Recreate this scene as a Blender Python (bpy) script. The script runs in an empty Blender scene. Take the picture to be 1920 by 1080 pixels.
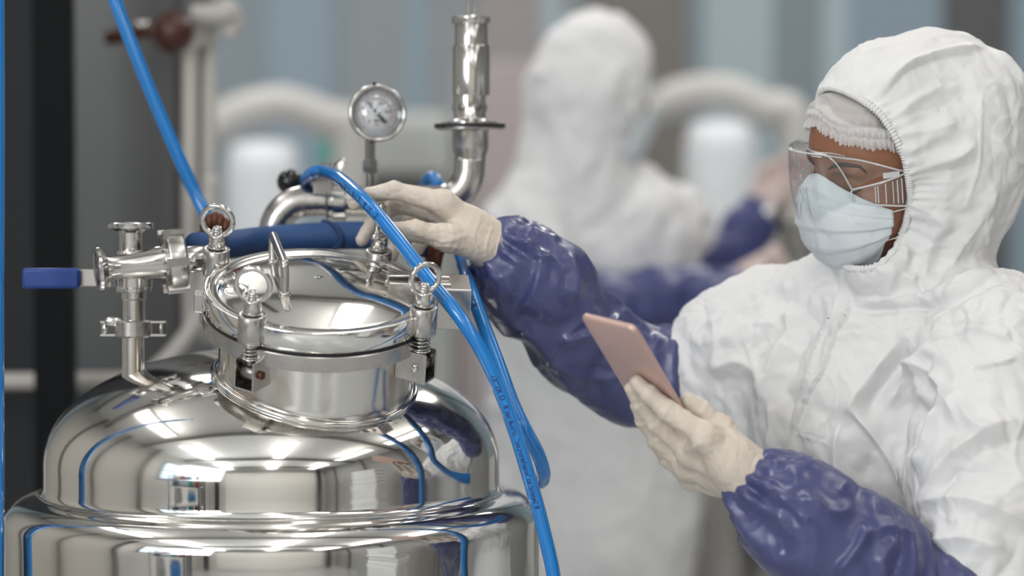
import bpy, math, random
import numpy as np
from mathutils import Vector, Matrix

random.seed(7)
rng = np.random.default_rng(7)
SC = bpy.context.scene
COL = SC.collection
PI = math.pi

# ------------------------------------------------------------------ camera
CAM_Z = 1.5
FPX = 4800.0
PITCH = math.atan((540 - 350) / FPX)
cam_d = bpy.data.cameras.new('camera')
cam = bpy.data.objects.new('camera', cam_d)
COL.objects.link(cam)
cam.location = (0, 0, CAM_Z)
cam.rotation_euler = (PI / 2 - PITCH, 0, 0)
cam_d.sensor_width = 36.0
cam_d.lens = 36.0 * FPX / 1920.0
cam_d.clip_start = 0.05
cam_d.dof.use_dof = True
cam_d.dof.focus_distance = 3.0
cam_d.dof.aperture_fstop = 1.8
SC.camera = cam

# ------------------------------------------------------------------ view, world
SC.view_settings.view_transform = 'Standard'
SC.view_settings.look = 'None'
SC.view_settings.gamma = 1.0
SC.view_settings.exposure = 0.08
SC.view_settings.use_curve_mapping = False
SC.cycles.use_denoising = True
SC.cycles.max_bounces = 10
SC.cycles.transparent_max_bounces = 12
SC.cycles.caustics_reflective = False
SC.cycles.sample_clamp_indirect = 6.0
W = bpy.data.worlds.new('world')
SC.world = W
W.use_nodes = True
W.node_tree.nodes['Background'].inputs[0].default_value = (0.75, 0.85, 1.0, 1)
W.node_tree.nodes['Background'].inputs[1].default_value = 0.8


def area_light(name, loc, target, sx, sy, power, col=(1, 1, 1)):
    d = bpy.data.lights.new(name, 'AREA')
    d.shape = 'RECTANGLE'
    d.size = sx
    d.size_y = sy
    d.energy = power
    d.color = col
    o = bpy.data.objects.new(name, d)
    COL.objects.link(o)
    o.location = loc
    v = Vector(target) - Vector(loc)
    o.rotation_euler = v.to_track_quat('-Z', 'Y').to_euler()
    return o


# daylight window band high on the left wall, and the ceiling fittings (the fittings' housings are built below)
CEIL = 4.2
CEIL_LAMPS = [(-2.2, 0.6), (0.2, 0.6), (2.6, 0.6), (-2.2, 3.4), (0.2, 3.4), (2.6, 3.4), (-1.2, 6.2), (1.4, 6.2), (-2.2, -2.4), (0.2, -2.4), (2.6, -2.4)]
for _x, _y in CEIL_LAMPS:
    area_light('ceiling_lamp_light', (_x, _y, CEIL - 0.49), (_x, _y, 0), 0.32, 2.0, 30 if _y < 0 else 8.5 if _y < 3 else 11 if _y < 5 else 34, (1.0, 0.97, 0.94))
    area_light('ceiling_fill_uplight', (_x, _y, CEIL - 0.38), (_x, _y, CEIL), 0.32, 2.0, 8.5, (1.0, 0.98, 0.95))  # upward fill added above each lamp to brighten the ceiling
area_light('window_daylight', (-3.75, -1.6, 2.5), (0.6, 3.0, 1.3), 3.6, 1.9, 225, (0.96, 0.985, 1.0))

# ------------------------------------------------------------------ pixel <-> world
_cp, _sp = math.cos(PITCH), math.sin(PITCH)


def P(px, py, Y):
    """the point of the place that the photo shows at (px, py), at distance Y ahead of the camera"""
    a = (px - 960) / FPX
    b = (540 - py) / FPX
    dy = _cp + b * _sp
    dz = -_sp + b * _cp
    t = Y / dy
    return np.array([a * t, Y, CAM_Z + dz * t])


def PP(*pts):
    return [P(*p) for p in pts]


def scr(V):
    V = np.asarray(V, float)
    x = V[:, 0]
    y = V[:, 1]
    z = V[:, 2] - CAM_Z
    f = y * _cp - z * _sp
    u = y * _sp + z * _cp
    return 960 + FPX * x / f, 540 - FPX * u / f


def on_plane(px, py, p0, n):
    c = np.array([0, 0, CAM_Z])
    d = P(px, py, 1.0) - c
    t = np.dot(np.asarray(p0) - c, n) / np.dot(d, n)
    return c + d * t


# ------------------------------------------------------------------ scene graph helpers
OFF = {}


def mesh_data(name, V, F, smooth=True):
    me = bpy.data.meshes.new(name)
    V = np.asarray(V, dtype=np.float64)
    if isinstance(F, np.ndarray):
        n, k = F.shape
        me.vertices.add(len(V))
        me.vertices.foreach_set('co', V.ravel())
        me.loops.add(n * k)
        me.loops.foreach_set('vertex_index', F.astype(np.int32).ravel())
        me.polygons.add(n)
        me.polygons.foreach_set('loop_start', np.arange(0, n * k, k, dtype=np.int32))
        me.polygons.foreach_set('loop_total', np.full(n, k, dtype=np.int32))
        me.update(calc_edges=True)
        me.validate()
    else:
        me.from_pydata([tuple(v) for v in V], [], F)
        me.update()
    if smooth:
        me.polygons.foreach_set('use_smooth', [True] * len(me.polygons))
    return me


def thing(name, label, cat, loc=(0, 0, 0), group=None):
    o = bpy.data.objects.new(name, None)
    o.empty_display_size = 0.05
    COL.objects.link(o)
    o.location = loc
    OFF[o] = np.array(loc, float)
    o['label'] = label
    o['category'] = cat
    if group:
        o['group'] = group
    return o


def part(name, VF, m, parent=None, smooth=True, auto=None, bevel=0, label=None):
    V, F = VF[0], VF[1]
    off = OFF[parent] if parent is not None else np.zeros(3)
    me = mesh_data(name, np.asarray(V, float) - off, F, smooth)
    o = bpy.data.objects.new(name, me)
    COL.objects.link(o)
    if m is not None:
        me.materials.append(m)
    if parent is not None:
        o.parent = parent
    OFF[o] = off
    if len(VF) > 2 and VF[2] is not None:      # sharp edges by angle
        auto = VF[2]
    if bevel:
        b = o.modifiers.new('bevel', 'BEVEL')
        b.width = bevel
        b.segments = 3
        b.limit_method = 'ANGLE'
        b.angle_limit = math.radians(40)
        b.harden_normals = False
    if auto:
        try:
            me.set_sharp_from_angle(angle=math.radians(auto))
        except Exception:
            pass
    if label:
        o['label'] = label
    return o


def solo(name, VF, m, label, cat, group=None, **k):
    """a thing that is one mesh; origin moved to the middle of its base"""
    V = np.asarray(VF[0], float)
    loc = np.array([V[:, 0].mean(), V[:, 1].mean(), V[:, 2].min()])
    o = part(name, (V - loc,) + tuple(VF[1:]), m, None, **k)
    o.location = loc
    OFF[o] = loc
    o['label'] = label
    o['category'] = cat
    if group:
        o['group'] = group
    return o


def struct(name, VF, m, **k):
    o = part(name, VF, m, None, **k)
    o['kind'] = 'structure'
    return o


def child(name, VF, m, parent, **k):
    return part(name, VF, m, parent, **k)


# ------------------------------------------------------------------ shapes
def merge(*vfs):
    Vs, Fs, n = [], [], 0
    for V, F in [(a[0], a[1]) for a in vfs]:
        V = np.asarray(V, float)
        Vs.append(V)
        Fs += [tuple(int(i) + n for i in f) for f in F]
        n += len(V)
    return np.vstack(Vs), Fs


def frame(d, up=(0, 0, 1)):
    d = np.asarray(d, float)
    d = d / np.linalg.norm(d)
    up = np.asarray(up, float)
    if abs(np.dot(d, up)) > 0.97 * np.linalg.norm(up):
        up = np.array([1.0, 0, 0]) if abs(d[0]) < 0.9 else np.array([0, 1.0, 0])
    x = np.cross(up, d)
    x /= np.linalg.norm(x)
    y = np.cross(d, x)
    return x, y, d


def box(c, s, axes=None):
    c = np.asarray(c, float)
    s = np.asarray(s, float) / 2
    A = np.eye(3) if axes is None else np.array(axes)
    V = []
    for z in (-1, 1):
        for y in (-1, 1):
            for x in (-1, 1):
                V.append(c + A[0] * x * s[0] + A[1] * y * s[1] + A[2] * z * s[2])
    F = [(0, 2, 3, 1), (4, 5, 7, 6), (0, 1, 5, 4), (2, 6, 7, 3), (0, 4, 6, 2), (1, 3, 7, 5)]
    return np.array(V), F


def lathe(o, d, prof, n=64, up=(0, 0, 1), close=False, hexa=None):
    """profile [(radius, distance along d)] spun about the line o + t d"""
    x, y, d = frame(d, up)
    o = np.asarray(o, float)
    V, F = [], []
    m = len(prof)
    for i in range(n):
        a = 2 * PI * i / n
        e = math.cos(a) * x + math.sin(a) * y
        k = 1.0
        if hexa:
            s = 2 * PI / hexa
            k = math.cos(s / 2) / math.cos((a % s) - s / 2)
        for r, t in prof:
            V.append(o + e * r * k + d * t)
    for i in range(n):
        j = (i + 1) % n
        for q in range(m - 1):
            F.append((i * m + q, j * m + q, j * m + q + 1, i * m + q + 1))
        if close:
            F.append((i * m + m - 1, j * m + m - 1, j * m, i * m))
    if not close:
        if prof[0][0] > 1e-6:
            F.append(tuple(i * m for i in range(n))[::-1])
        if prof[-1][0] > 1e-6:
            F.append(tuple(i * m + m - 1 for i in range(n)))
    return np.array(V), F


def cyl(a, b, r, r2=None, n=40, ch=None):
    a = np.asarray(a, float)
    b = np.asarray(b, float)
    L = np.linalg.norm(b - a)
    r2 = r if r2 is None else r2
    c = ch if ch is not None else min(r, r2, L) * 0.06
    return lathe(a, b - a, [(r - c, 0), (r, c), (r2, L - c), (r2 - c, L)], n)


def sphere(c, r, n=32, m=16, sc=(1, 1, 1), axes=None):
    A = np.eye(3) if axes is None else np.array(axes)
    c = np.asarray(c, float)
    V = [c - A[2] * r * sc[2]]
    F = []
    for j in range(1, m):
        t = PI * j / m
        for i in range(n):
            a = 2 * PI * i / n
            V.append(c + A[0] * math.sin(t) * math.cos(a) * r * sc[0] + A[1] * math.sin(t) * math.sin(a) * r * sc[1] - A[2] * math.cos(t) * r * sc[2])
    V.append(c + A[2] * r * sc[2])
    for i in range(n):
        F.append((0, 1 + (i + 1) % n, 1 + i))
        for j in range(m - 2):
            a = 1 + j * n + i
            b = 1 + j * n + (i + 1) % n
            F.append((a, b, b + n, a + n))
        F.append((1 + (m - 2) * n + i, 1 + (m - 2) * n + (i + 1) % n, len(V) - 1))
    return np.array(V), F


def torus(c, ax, R, r, n=56, m=16, up=(0, 0, 1)):
    x, y, d = frame(ax, up)
    pts = [np.asarray(c, float) + R * (math.cos(2 * PI * i / n) * x + math.sin(2 * PI * i / n) * y) for i in range(n)]
    return tube(pts, r, m, closed=True, raw=True)


def catmull(pts, seg=8, closed=False):
    pts = [np.asarray(p, float) for p in pts]
    n = len(pts)
    out = []
    rngi = range(n if closed else n - 1)
    for i in rngi:
        p1 = pts[i]
        p2 = pts[(i + 1) % n]
        p0 = pts[i - 1] if (i > 0 or closed) else 2 * p1 - p2
        p3 = pts[(i + 2) % n] if (i + 2 < n or closed) else 2 * p2 - p1
        for s in range(seg):
            t = s / seg
            out.append(0.5 * ((2 * p1) + (-p0 + p2) * t + (2 * p0 - 5 * p1 + 4 * p2 - p3) * t * t + (-p0 + 3 * p1 - 3 * p2 + p3) * t ** 3))
    if not closed:
        out.append(pts[-1])
    return out


def sweep_frames(pts, closed=False):
    n = len(pts)
    T = []
    for i in range(n):
        a = pts[(i - 1) % n] if (closed or i > 0) else pts[i]
        b = pts[(i + 1) % n] if (closed or i < n - 1) else pts[i]
        t = b - a
        T.append(t / (np.linalg.norm(t) + 1e-12))
    x, y, _ = frame(T[0])
    X = [x]
    for i in range(1, n):
        x = X[-1] - np.dot(X[-1], T[i]) * T[i]
        X.append(x / np.linalg.norm(x))
    Y = [np.cross(T[i], X[i]) for i in range(n)]
    return T, X, Y


def tube(pts, r, m=14, closed=False, seg=8, raw=False, cap=True, inner=None):
    if not raw:
        pts = catmull(pts, seg, closed)
    pts = [np.asarray(p, float) for p in pts]
    n = len(pts)
    T, X, Y = sweep_frames(pts, closed)
    rr = r if callable(r) else (lambda t: r)
    V, F = [], []
    for i in range(n):
        q = rr(i / (n - 1 if not closed else n))
        for k in range(m):
            a = 2 * PI * k / m
            V.append(pts[i] + q * (math.cos(a) * X[i] + math.sin(a) * Y[i]))
    for i in range(n if closed else n - 1):
        j = (i + 1) % n
        for k in range(m):
            l = (k + 1) % m
            F.append((i * m + k, i * m + l, j * m + l, j * m + k))
    if not closed and cap:
        F.append(tuple(range(m))[::-1])
        F.append(tuple((n - 1) * m + k for k in range(m)))
    return np.array(V), F


def coil(a, b, R, r, turns, n=18):
    a = np.asarray(a, float)
    b = np.asarray(b, float)
    x, y, d = frame(b - a)
    N = int(turns * n)
    pts = [a + (b - a) * i / N + R * (math.cos(2 * PI * i / n) * x + math.sin(2 * PI * i / n) * y) for i in range(N + 1)]
    return tube(pts, r, 8, raw=True)


def grid_surface(G, thick=0.0, wrap=False, outward=None):
    """G: (nu, nv, 3) points -> quads; thick > 0 gives the sheet real thickness"""
    nu, nv, _ = G.shape
    V = G.reshape(-1, 3)
    F = []
    for i in range(nu if wrap else nu - 1):
        j = (i + 1) % nu
        for k in range(nv - 1):
            F.append((i * nv + k, j * nv + k, j * nv + k + 1, i * nv + k + 1))
    if not thick:
        return V, F
    Nn = vert_normals(V, F)
    n0 = len(V)
    V2 = np.vstack([V, V - Nn * thick])
    F2 = list(F) + [tuple(q + n0 for q in f[::-1]) for f in F]
    edge = {}
    for f in F:
        for a, b in zip(f, f[1:] + f[:1]):
            if (b, a) in edge:
                del edge[(b, a)]
            else:
                edge[(a, b)] = 1
    for a, b in edge:
        F2.append((b, a, a + n0, b + n0))
    return V2, F2


def vert_normals(V, F):
    V = np.asarray(V, float)
    if isinstance(F, np.ndarray) and F.shape[1] == 4:
        Q = F
    else:
        Q = np.array([tuple(f) if len(f) == 4 else (f[0], f[1], f[2], f[2]) for f in F if len(f) in (3, 4)])
    n = np.cross(V[Q[:, 2]] - V[Q[:, 0]], V[Q[:, 3]] - V[Q[:, 1]])
    n[(Q[:, 2] == Q[:, 3])] = np.cross(V[Q[:, 1]] - V[Q[:, 0]], V[Q[:, 2]] - V[Q[:, 0]])[(Q[:, 2] == Q[:, 3])]
    N = np.zeros_like(V)
    for c in range(4):
        for ax in range(3):
            N[:, ax] += np.bincount(Q[:, c], weights=n[:, ax], minlength=len(V))
    return N / (np.linalg.norm(N, axis=1, keepdims=True) + 1e-12)


def text_mesh(body, size, extrude=0.0, bold=0.0):
    cu = bpy.data.curves.new('text', 'FONT')
    cu.body = body
    cu.size = size
    cu.extrude = extrude
    cu.offset = bold
    cu.resolution_u = 2
    o = bpy.data.objects.new('text', cu)
    COL.objects.link(o)
    bpy.context.view_layer.update()
    dg = bpy.context.evaluated_depsgraph_get()
    me = o.evaluated_get(dg).to_mesh()
    V = np.array([tuple(v.co) for v in me.vertices]).reshape(-1, 3)
    F = [tuple(p.vertices) for p in me.polygons]
    o.evaluated_get(dg).to_mesh_clear()
    bpy.data.objects.remove(o)
    bpy.data.curves.remove(cu)
    return V, F


# ------------------------------------------------------------------ implicit surfaces (numpy)
def surface_nets(f, lo, hi, h, smooth=2):
    lo = np.asarray(lo, float)
    hi = np.asarray(hi, float)
    B = 4
    nb = np.ceil((hi - lo) / (h * B)).astype(int)
    n = nb * B + 1
    # coarse pass
    cx = [lo[a] + (np.arange(nb[a]) + 0.5) * B * h for a in range(3)]
    C = np.stack(np.meshgrid(*cx, indexing='ij'), -1).reshape(-1, 3)
    c = f(C).reshape(nb)
    act = np.abs(c) < B * h * 1.9
    # node mask
    vals = np.repeat(np.repeat(np.repeat(c, B, 0), B, 1), B, 2)
    vals = np.pad(vals, ((0, 1),) * 3, mode='edge').astype(np.float32)
    a_up = np.repeat(np.repeat(np.repeat(act, B, 0), B, 1), B, 2)
    a2 = np.zeros(n, bool)
    for dx in (0, 1):
        for dy in (0, 1):
            for dz in (0, 1):
                a2[dx:dx + n[0] - 1, dy:dy + n[1] - 1, dz:dz + n[2] - 1] |= a_up
    idx = np.argwhere(a2)
    vals[a2] = f(lo + idx * h)
    S = vals < 0
    s000 = S[:-1, :-1, :-1]
    cnt = np.zeros(s000.shape, np.int8)
    for dx in (0, 1):
        for dy in (0, 1):
            for dz in (0, 1):
                cnt += S[dx:dx + n[0] - 1, dy:dy + n[1] - 1, dz:dz + n[2] - 1]
    cells = np.argwhere((cnt > 0) & (cnt < 8))
    cid = -np.ones(s000.shape, np.int64)
    cid[cells[:, 0], cells[:, 1], cells[:, 2]] = np.arange(len(cells))
    corners = np.array([(x, y, z) for x in (0, 1) for y in (0, 1) for z in (0, 1)])
    cv = np.stack([vals[cells[:, 0] + q[0], cells[:, 1] + q[1], cells[:, 2] + q[2]] for q in corners], 1)
    acc = np.zeros((len(cells), 3))
    w = np.zeros(len(cells))
    for a in range(8):
        for b in range(a + 1, 8):
            if np.abs(corners[a] - corners[b]).sum() != 1:
                continue
            m = (cv[:, a] < 0) != (cv[:, b] < 0)
            t = cv[m, a] / (cv[m, a] - cv[m, b])
            acc[m] += corners[a] + t[:, None] * (corners[b] - corners[a])
            w[m] += 1
    V = lo + (cells + acc / w[:, None]) * h
    F = []
    for ax in range(3):
        b1, b2 = [(1, 2), (2, 0), (0, 1)][ax]
        sl0 = [slice(None)] * 3
        sl1 = [slice(None)] * 3
        sl0[ax] = slice(0, n[ax] - 1)
        sl1[ax] = slice(1, n[ax])
        A = S[tuple(sl0)]
        Bm = S[tuple(sl1)]
        E = np.argwhere(A != Bm)
        e1 = np.zeros(3, int)
        e1[b1] = 1
        e2 = np.zeros(3, int)
        e2[b2] = 1
        ok = (E[:, b1] > 0) & (E[:, b2] > 0) & (E[:, b1] < n[b1] - 1) & (E[:, b2] < n[b2] - 1)
        E = E[ok]
        inside_first = A[E[:, 0], E[:, 1], E[:, 2]]
        c0 = cid[tuple((E - e1 - e2).T)]
        c1 = cid[tuple((E - e2).T)]
        c2 = cid[tuple(E.T)]
        c3 = cid[tuple((E - e1).T)]
        q = np.stack([c0, c1, c2, c3], 1)
        q[~inside_first] = q[~inside_first][:, ::-1]
        F.append(q[(q >= 0).all(1)])
    F = np.vstack(F)
    for _ in range(smooth):
        V = lap(V, F, 0.5)
        V = lap(V, F, -0.52)
    return V, F


def lap(V, F, k, n=1):
    for _ in range(n):
        S = np.zeros_like(V)
        D = np.zeros(len(V))
        for a, b in ((0, 1), (1, 2), (2, 3), (3, 0)):
            for i, j in ((F[:, a], F[:, b]), (F[:, b], F[:, a])):
                D += np.bincount(i, minlength=len(V))
                for ax in range(3):
                    S[:, ax] += np.bincount(i, weights=V[j, ax], minlength=len(V))
        V = V + k * (S / np.maximum(D, 1)[:, None] - V)
    return V


def sd_cone(p, a, b, ra, rb):
    a = np.asarray(a, float)
    b = np.asarray(b, float)
    ba = b - a
    t = np.clip(((p - a) @ ba) / (ba @ ba + 1e-12), 0, 1)
    return np.linalg.norm(p - a - t[:, None] * ba, axis=1) - (ra + (rb - ra) * t)


def sd_ell(p, c, r, A=None):
    q = p - np.asarray(c, float)
    if A is not None:
        q = q @ np.asarray(A, float).T
    r = np.asarray(r, float)
    k0 = np.linalg.norm(q / r, axis=1)
    k1 = np.linalg.norm(q / (r * r), axis=1)
    return k0 * (k0 - 1) / (k1 + 1e-9)


def su(a, b, k):
    h = np.clip(0.5 + 0.5 * (b - a) / k, 0, 1)
    return b * (1 - h) + a * h - k * h * (1 - h)


def ss(a, b, k):
    """a minus b, with a rounded edge"""
    return -su(-a, b, k)


def chain(p, pts, rad, k):
    d = None
    for i in range(len(pts) - 1):
        e = sd_cone(p, pts[i], pts[i + 1], rad[i], rad[i + 1])
        d = e if d is None else su(d, e, k)
    return d


_perm = np.random.default_rng(3).permutation(256)
_perm = np.concatenate([_perm, _perm, _perm])
_g = np.random.default_rng(4).normal(size=(256, 3))
_g /= np.linalg.norm(_g, axis=1, keepdims=True)


def perlin(p):
    i = np.floor(p).astype(int)
    f = p - i
    i &= 255
    u = f * f * f * (f * (f * 6 - 15) + 10)
    out = 0
    for dx in (0, 1):
        wx = u[:, 0] if dx else 1 - u[:, 0]
        for dy in (0, 1):
            wy = u[:, 1] if dy else 1 - u[:, 1]
            for dz in (0, 1):
                wz = u[:, 2] if dz else 1 - u[:, 2]
                h = _perm[_perm[_perm[(i[:, 0] + dx) & 255] + ((i[:, 1] + dy) & 255)] + ((i[:, 2] + dz) & 255)]
                g = _g[h]
                out = out + wx * wy * wz * (g[:, 0] * (f[:, 0] - dx) + g[:, 1] * (f[:, 1] - dy) + g[:, 2] * (f[:, 2] - dz))
    return out * 1.6


def crumple(p, freq, seed=0.0, octv=3, warp=0.35):
    """creased-sheet relief: sharp ridges and valleys between flat facets"""
    q = p * freq + seed
    wv = np.stack([perlin(q * 0.7 + 11.3), perlin(q * 0.7 + 37.1), perlin(q * 0.7 + 71.9)], 1)
    q = q + warp * wv
    out = 0
    amp = 1.0
    for o in range(octv):
        n = perlin(q * (2.03 ** o) + 19.7 * o)
        out = out + amp * (np.abs(n) * 2 - 0.45) * (1 if o % 2 == 0 else -1)
        amp *= 0.5
    return out


def creases(p, freq, seed=0.0, width=0.07):
    """thin raised creases, as in paper-like cloth, with flat fields between"""
    q = p * freq + seed
    q = q + 0.5 * np.stack([perlin(q * 0.6 + 5.3), perlin(q * 0.6 + 47.1), perlin(q * 0.6 + 81.9)], 1)
    n = perlin(q)
    gate = np.clip(perlin(q * 0.5 + 33.0) * 3 + 0.4, 0, 1)
    return np.clip(1 - np.abs(n) / width, 0, 1) ** 1.3 * gate


def polydist(px, py, pts):
    """distance in px to a polyline, signed side, parameter 0..1"""
    best = np.full(len(px), 1e9)
    side = np.zeros(len(px))
    par = np.zeros(len(px))
    pts = [np.array(q, float) for q in pts]
    L = [np.linalg.norm(pts[i + 1] - pts[i]) for i in range(len(pts) - 1)]
    tot = sum(L)
    acc = 0
    for i in range(len(pts) - 1):
        a, b = pts[i], pts[i + 1]
        d = b - a
        t = np.clip(((px - a[0]) * d[0] + (py - a[1]) * d[1]) / (d @ d), 0, 1)
        ex = px - a[0] - t * d[0]
        ey = py - a[1] - t * d[1]
        e = np.hypot(ex, ey)
        m = e < best
        best[m] = e[m]
        side[m] = np.sign(d[0] * ey - d[1] * ex)[m]
        par[m] = ((acc + t * L[i]) / tot)[m]
        acc += L[i]
    return best, side, par


def folds(V, N, lst, vis=0.05):
    """add hand-placed cloth folds: (points, width px, height m, kind)"""
    px, py = scr(V)
    c = np.array([0, 0, CAM_Z])
    d = c - V
    d /= np.linalg.norm(d, axis=1, keepdims=True)
    face = np.clip(((N * d).sum(1) - vis) / 0.25, 0, 1)
    h = np.zeros(len(V))
    for f in lst:
        pts, w, a = f[0], f[1], f[2]
        kind = f[3] if len(f) > 3 else 'r'
        e, s, t = polydist(px, py, catmull([np.array(q, float) for q in pts], 6))
        tp = np.clip(np.minimum(t, 1 - t) / 0.22, 0, 1)
        tp = tp * tp * (3 - 2 * tp)
        if kind == 'r':                       # ridge, sharp crest
            h += a * tp * np.clip(1 - e / w, 0, 1) ** 1.6
        elif kind == 's':                     # ridge with one steep side
            x = e * s / w
            g = np.where(x > 0, np.clip(1 - x / 0.3, 0, 1), np.clip(1 + x, 0, 1) ** 1.5)
            h += a * tp * g
        elif kind == 'v':                     # soft trough
            h -= a * tp * np.exp(-(e / w) ** 2 * 2)
        elif kind == 'b':                     # band with its own edges
            h += a * tp * np.clip((w - e) / 2.5, 0, 1)
        elif kind == 'e':                     # step: raised on one side, fading away
            x = e * s / w
            h += a * tp * np.where(x > 0, np.clip(1 - x, 0, 1) ** 1.2, 0)
    return h * face


# ------------------------------------------------------------------ materials
def mat(name, col, rough=0.5, metal=0.0, **k):
    m = bpy.data.materials.new(name)
    m.use_nodes = True
    nt = m.node_tree
    b = nt.nodes['Principled BSDF']
    b.inputs['Base Color'].default_value = tuple(col) + (1,)
    b.inputs['Roughness'].default_value = rough
    b.inputs['Metallic'].default_value = metal
    for key, val in k.items():
        b.inputs[key].default_value = val
    return m


def nd(m, t, **k):
    n = m.node_tree.nodes.new(t)
    for a, b in k.items():
        if a.startswith('i_'):
            n.inputs[a[2:]].default_value = b
        else:
            setattr(n, a, b)
    return n


def lk(m, a, ao, b, bi):
    m.node_tree.links.new(a.outputs[ao], b.inputs[bi])


def add_bump(m, scale, strength, dist=0.001, detail=3, kind='noise', stretch=None):
    b = m.node_tree.nodes['Principled BSDF']
    tc = nd(m, 'ShaderNodeTexCoord')
    mp = nd(m, 'ShaderNodeMapping')
    if stretch:
        mp.inputs['Scale'].default_value = stretch
    lk(m, tc, 'Object', mp, 'Vector')
    if kind == 'noise':
        t = nd(m, 'ShaderNodeTexNoise')
        t.inputs['Scale'].default_value = scale
        t.inputs['Detail'].default_value = detail
    else:
        t = nd(m, 'ShaderNodeTexVoronoi')
        t.feature = 'DISTANCE_TO_EDGE'
        t.inputs['Scale'].default_value = scale
    lk(m, mp, 'Vector', t, 'Vector')
    bp = nd(m, 'ShaderNodeBump')
    bp.inputs['Strength'].default_value = strength
    bp.inputs['Distance'].default_value = dist
    lk(m, t, 0, bp, 'Height')
    prev = b.inputs['Normal'].links
    if prev:
        m.node_tree.links.new(prev[0].from_socket, bp.inputs['Normal'])
    lk(m, bp, 'Normal', b, 'Normal')
    return t, mp


def var_rough(m, scale, lo, hi, stretch=None):
    b = m.node_tree.nodes['Principled BSDF']
    tc = nd(m, 'ShaderNodeTexCoord')
    mp = nd(m, 'ShaderNodeMapping')
    if stretch:
        mp.inputs['Scale'].default_value = stretch
    lk(m, tc, 'Object', mp, 'Vector')
    t = nd(m, 'ShaderNodeTexNoise')
    t.inputs['Scale'].default_value = scale
    t.inputs['Detail'].default_value = 5
    lk(m, mp, 'Vector', t, 'Vector')
    r = nd(m, 'ShaderNodeMapRange')
    r.inputs['From Min'].default_value = 0.3
    r.inputs['From Max'].default_value = 0.7
    r.inputs['To Min'].default_value = lo
    r.inputs['To Max'].default_value = hi
    lk(m, t, 0, r, 'Value')
    lk(m, r, 'Result', b, 'Roughness')


def var_col(m, scale, c1, c2, lo=0.4, hi=0.7, stretch=None, detail=4):
    b = m.node_tree.nodes['Principled BSDF']
    tc = nd(m, 'ShaderNodeTexCoord')
    mp = nd(m, 'ShaderNodeMapping')
    if stretch:
        mp.inputs['Scale'].default_value = stretch
    lk(m, tc, 'Object', mp, 'Vector')
    t = nd(m, 'ShaderNodeTexNoise')
    t.inputs['Scale'].default_value = scale
    t.inputs['Detail'].default_value = detail
    lk(m, mp, 'Vector', t, 'Vector')
    r = nd(m, 'ShaderNodeValToRGB')
    r.color_ramp.elements[0].position = lo
    r.color_ramp.elements[0].color = tuple(c1) + (1,)
    r.color_ramp.elements[1].position = hi
    r.color_ramp.elements[1].color = tuple(c2) + (1,)
    lk(m, t, 0, r, 'Fac')
    lk(m, r, 'Color', b, 'Base Color')


M = {}
M['steel'] = mat('polished_steel', (0.66, 0.64, 0.61), 0.06, 1.0)
var_rough(M['steel'], 9, 0.035, 0.13)
var_col(M['steel'], 6, (0.80, 0.785, 0.76), (0.64, 0.60, 0.54), 0.5, 0.85, stretch=(1, 1, 0.45))
add_bump(M['steel'], 14, 0.10, 0.004, 1)
M['steel_neck'] = mat('stained_polished_steel', (0.80, 0.78, 0.75), 0.1, 1.0)
var_rough(M['steel_neck'], 22, 0.10, 0.26, stretch=(1, 1, 0.15))
var_col(M['steel_neck'], 30, (0.70, 0.685, 0.66), (0.46, 0.39, 0.31), 0.5, 0.74, stretch=(1, 1, 0.12), detail=6)
M['steel_fit'] = mat('fitting_steel', (0.60, 0.585, 0.565), 0.13, 1.0)
var_rough(M['steel_fit'], 40, 0.09, 0.2)
M['steel_satin'] = mat('satin_steel', (0.52, 0.50, 0.48), 0.27, 1.0)
var_rough(M['steel_satin'], 60, 0.22, 0.30)
M['steel_dark'] = mat('worn_dark_steel', (0.28, 0.27, 0.26), 0.35, 1.0)
M['gasket'] = mat('black_rubber', (0.012, 0.012, 0.014), 0.5)
M['hose_blue'] = mat('blue_polyurethane', (0.008, 0.205, 0.60), 0.16, 0.0, **{'Coat Weight': 0.5, 'Coat Roughness': 0.05})
M['ink'] = mat('dark_ink', (0.01, 0.03, 0.12), 0.6)
M['hose_rubber'] = mat('blue_wrapped_rubber', (0.022, 0.075, 0.22), 0.65)
add_bump(M['hose_rubber'], 260, 0.35, 0.0008, 2)
M['lever'] = mat('blue_vinyl', (0.008, 0.048, 0.25), 0.35)
M['rust'] = mat('rusty_brass', (0.12, 0.045, 0.025), 0.5, 0.6)
add_bump(M['rust'], 160, 0.4, 0.001)
M['black'] = mat('black_plastic', (0.008, 0.008, 0.009), 0.12)
M['dial'] = mat('dial_white', (0.84, 0.85, 0.88), 0.5)
M['red'] = mat('red_print', (0.5, 0.05, 0.04), 0.6)
M['glass'] = mat('clear_glass', (1, 1, 1), 0.0, 0.0, **{'Transmission Weight': 1.0, 'IOR': 1.45})


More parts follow.
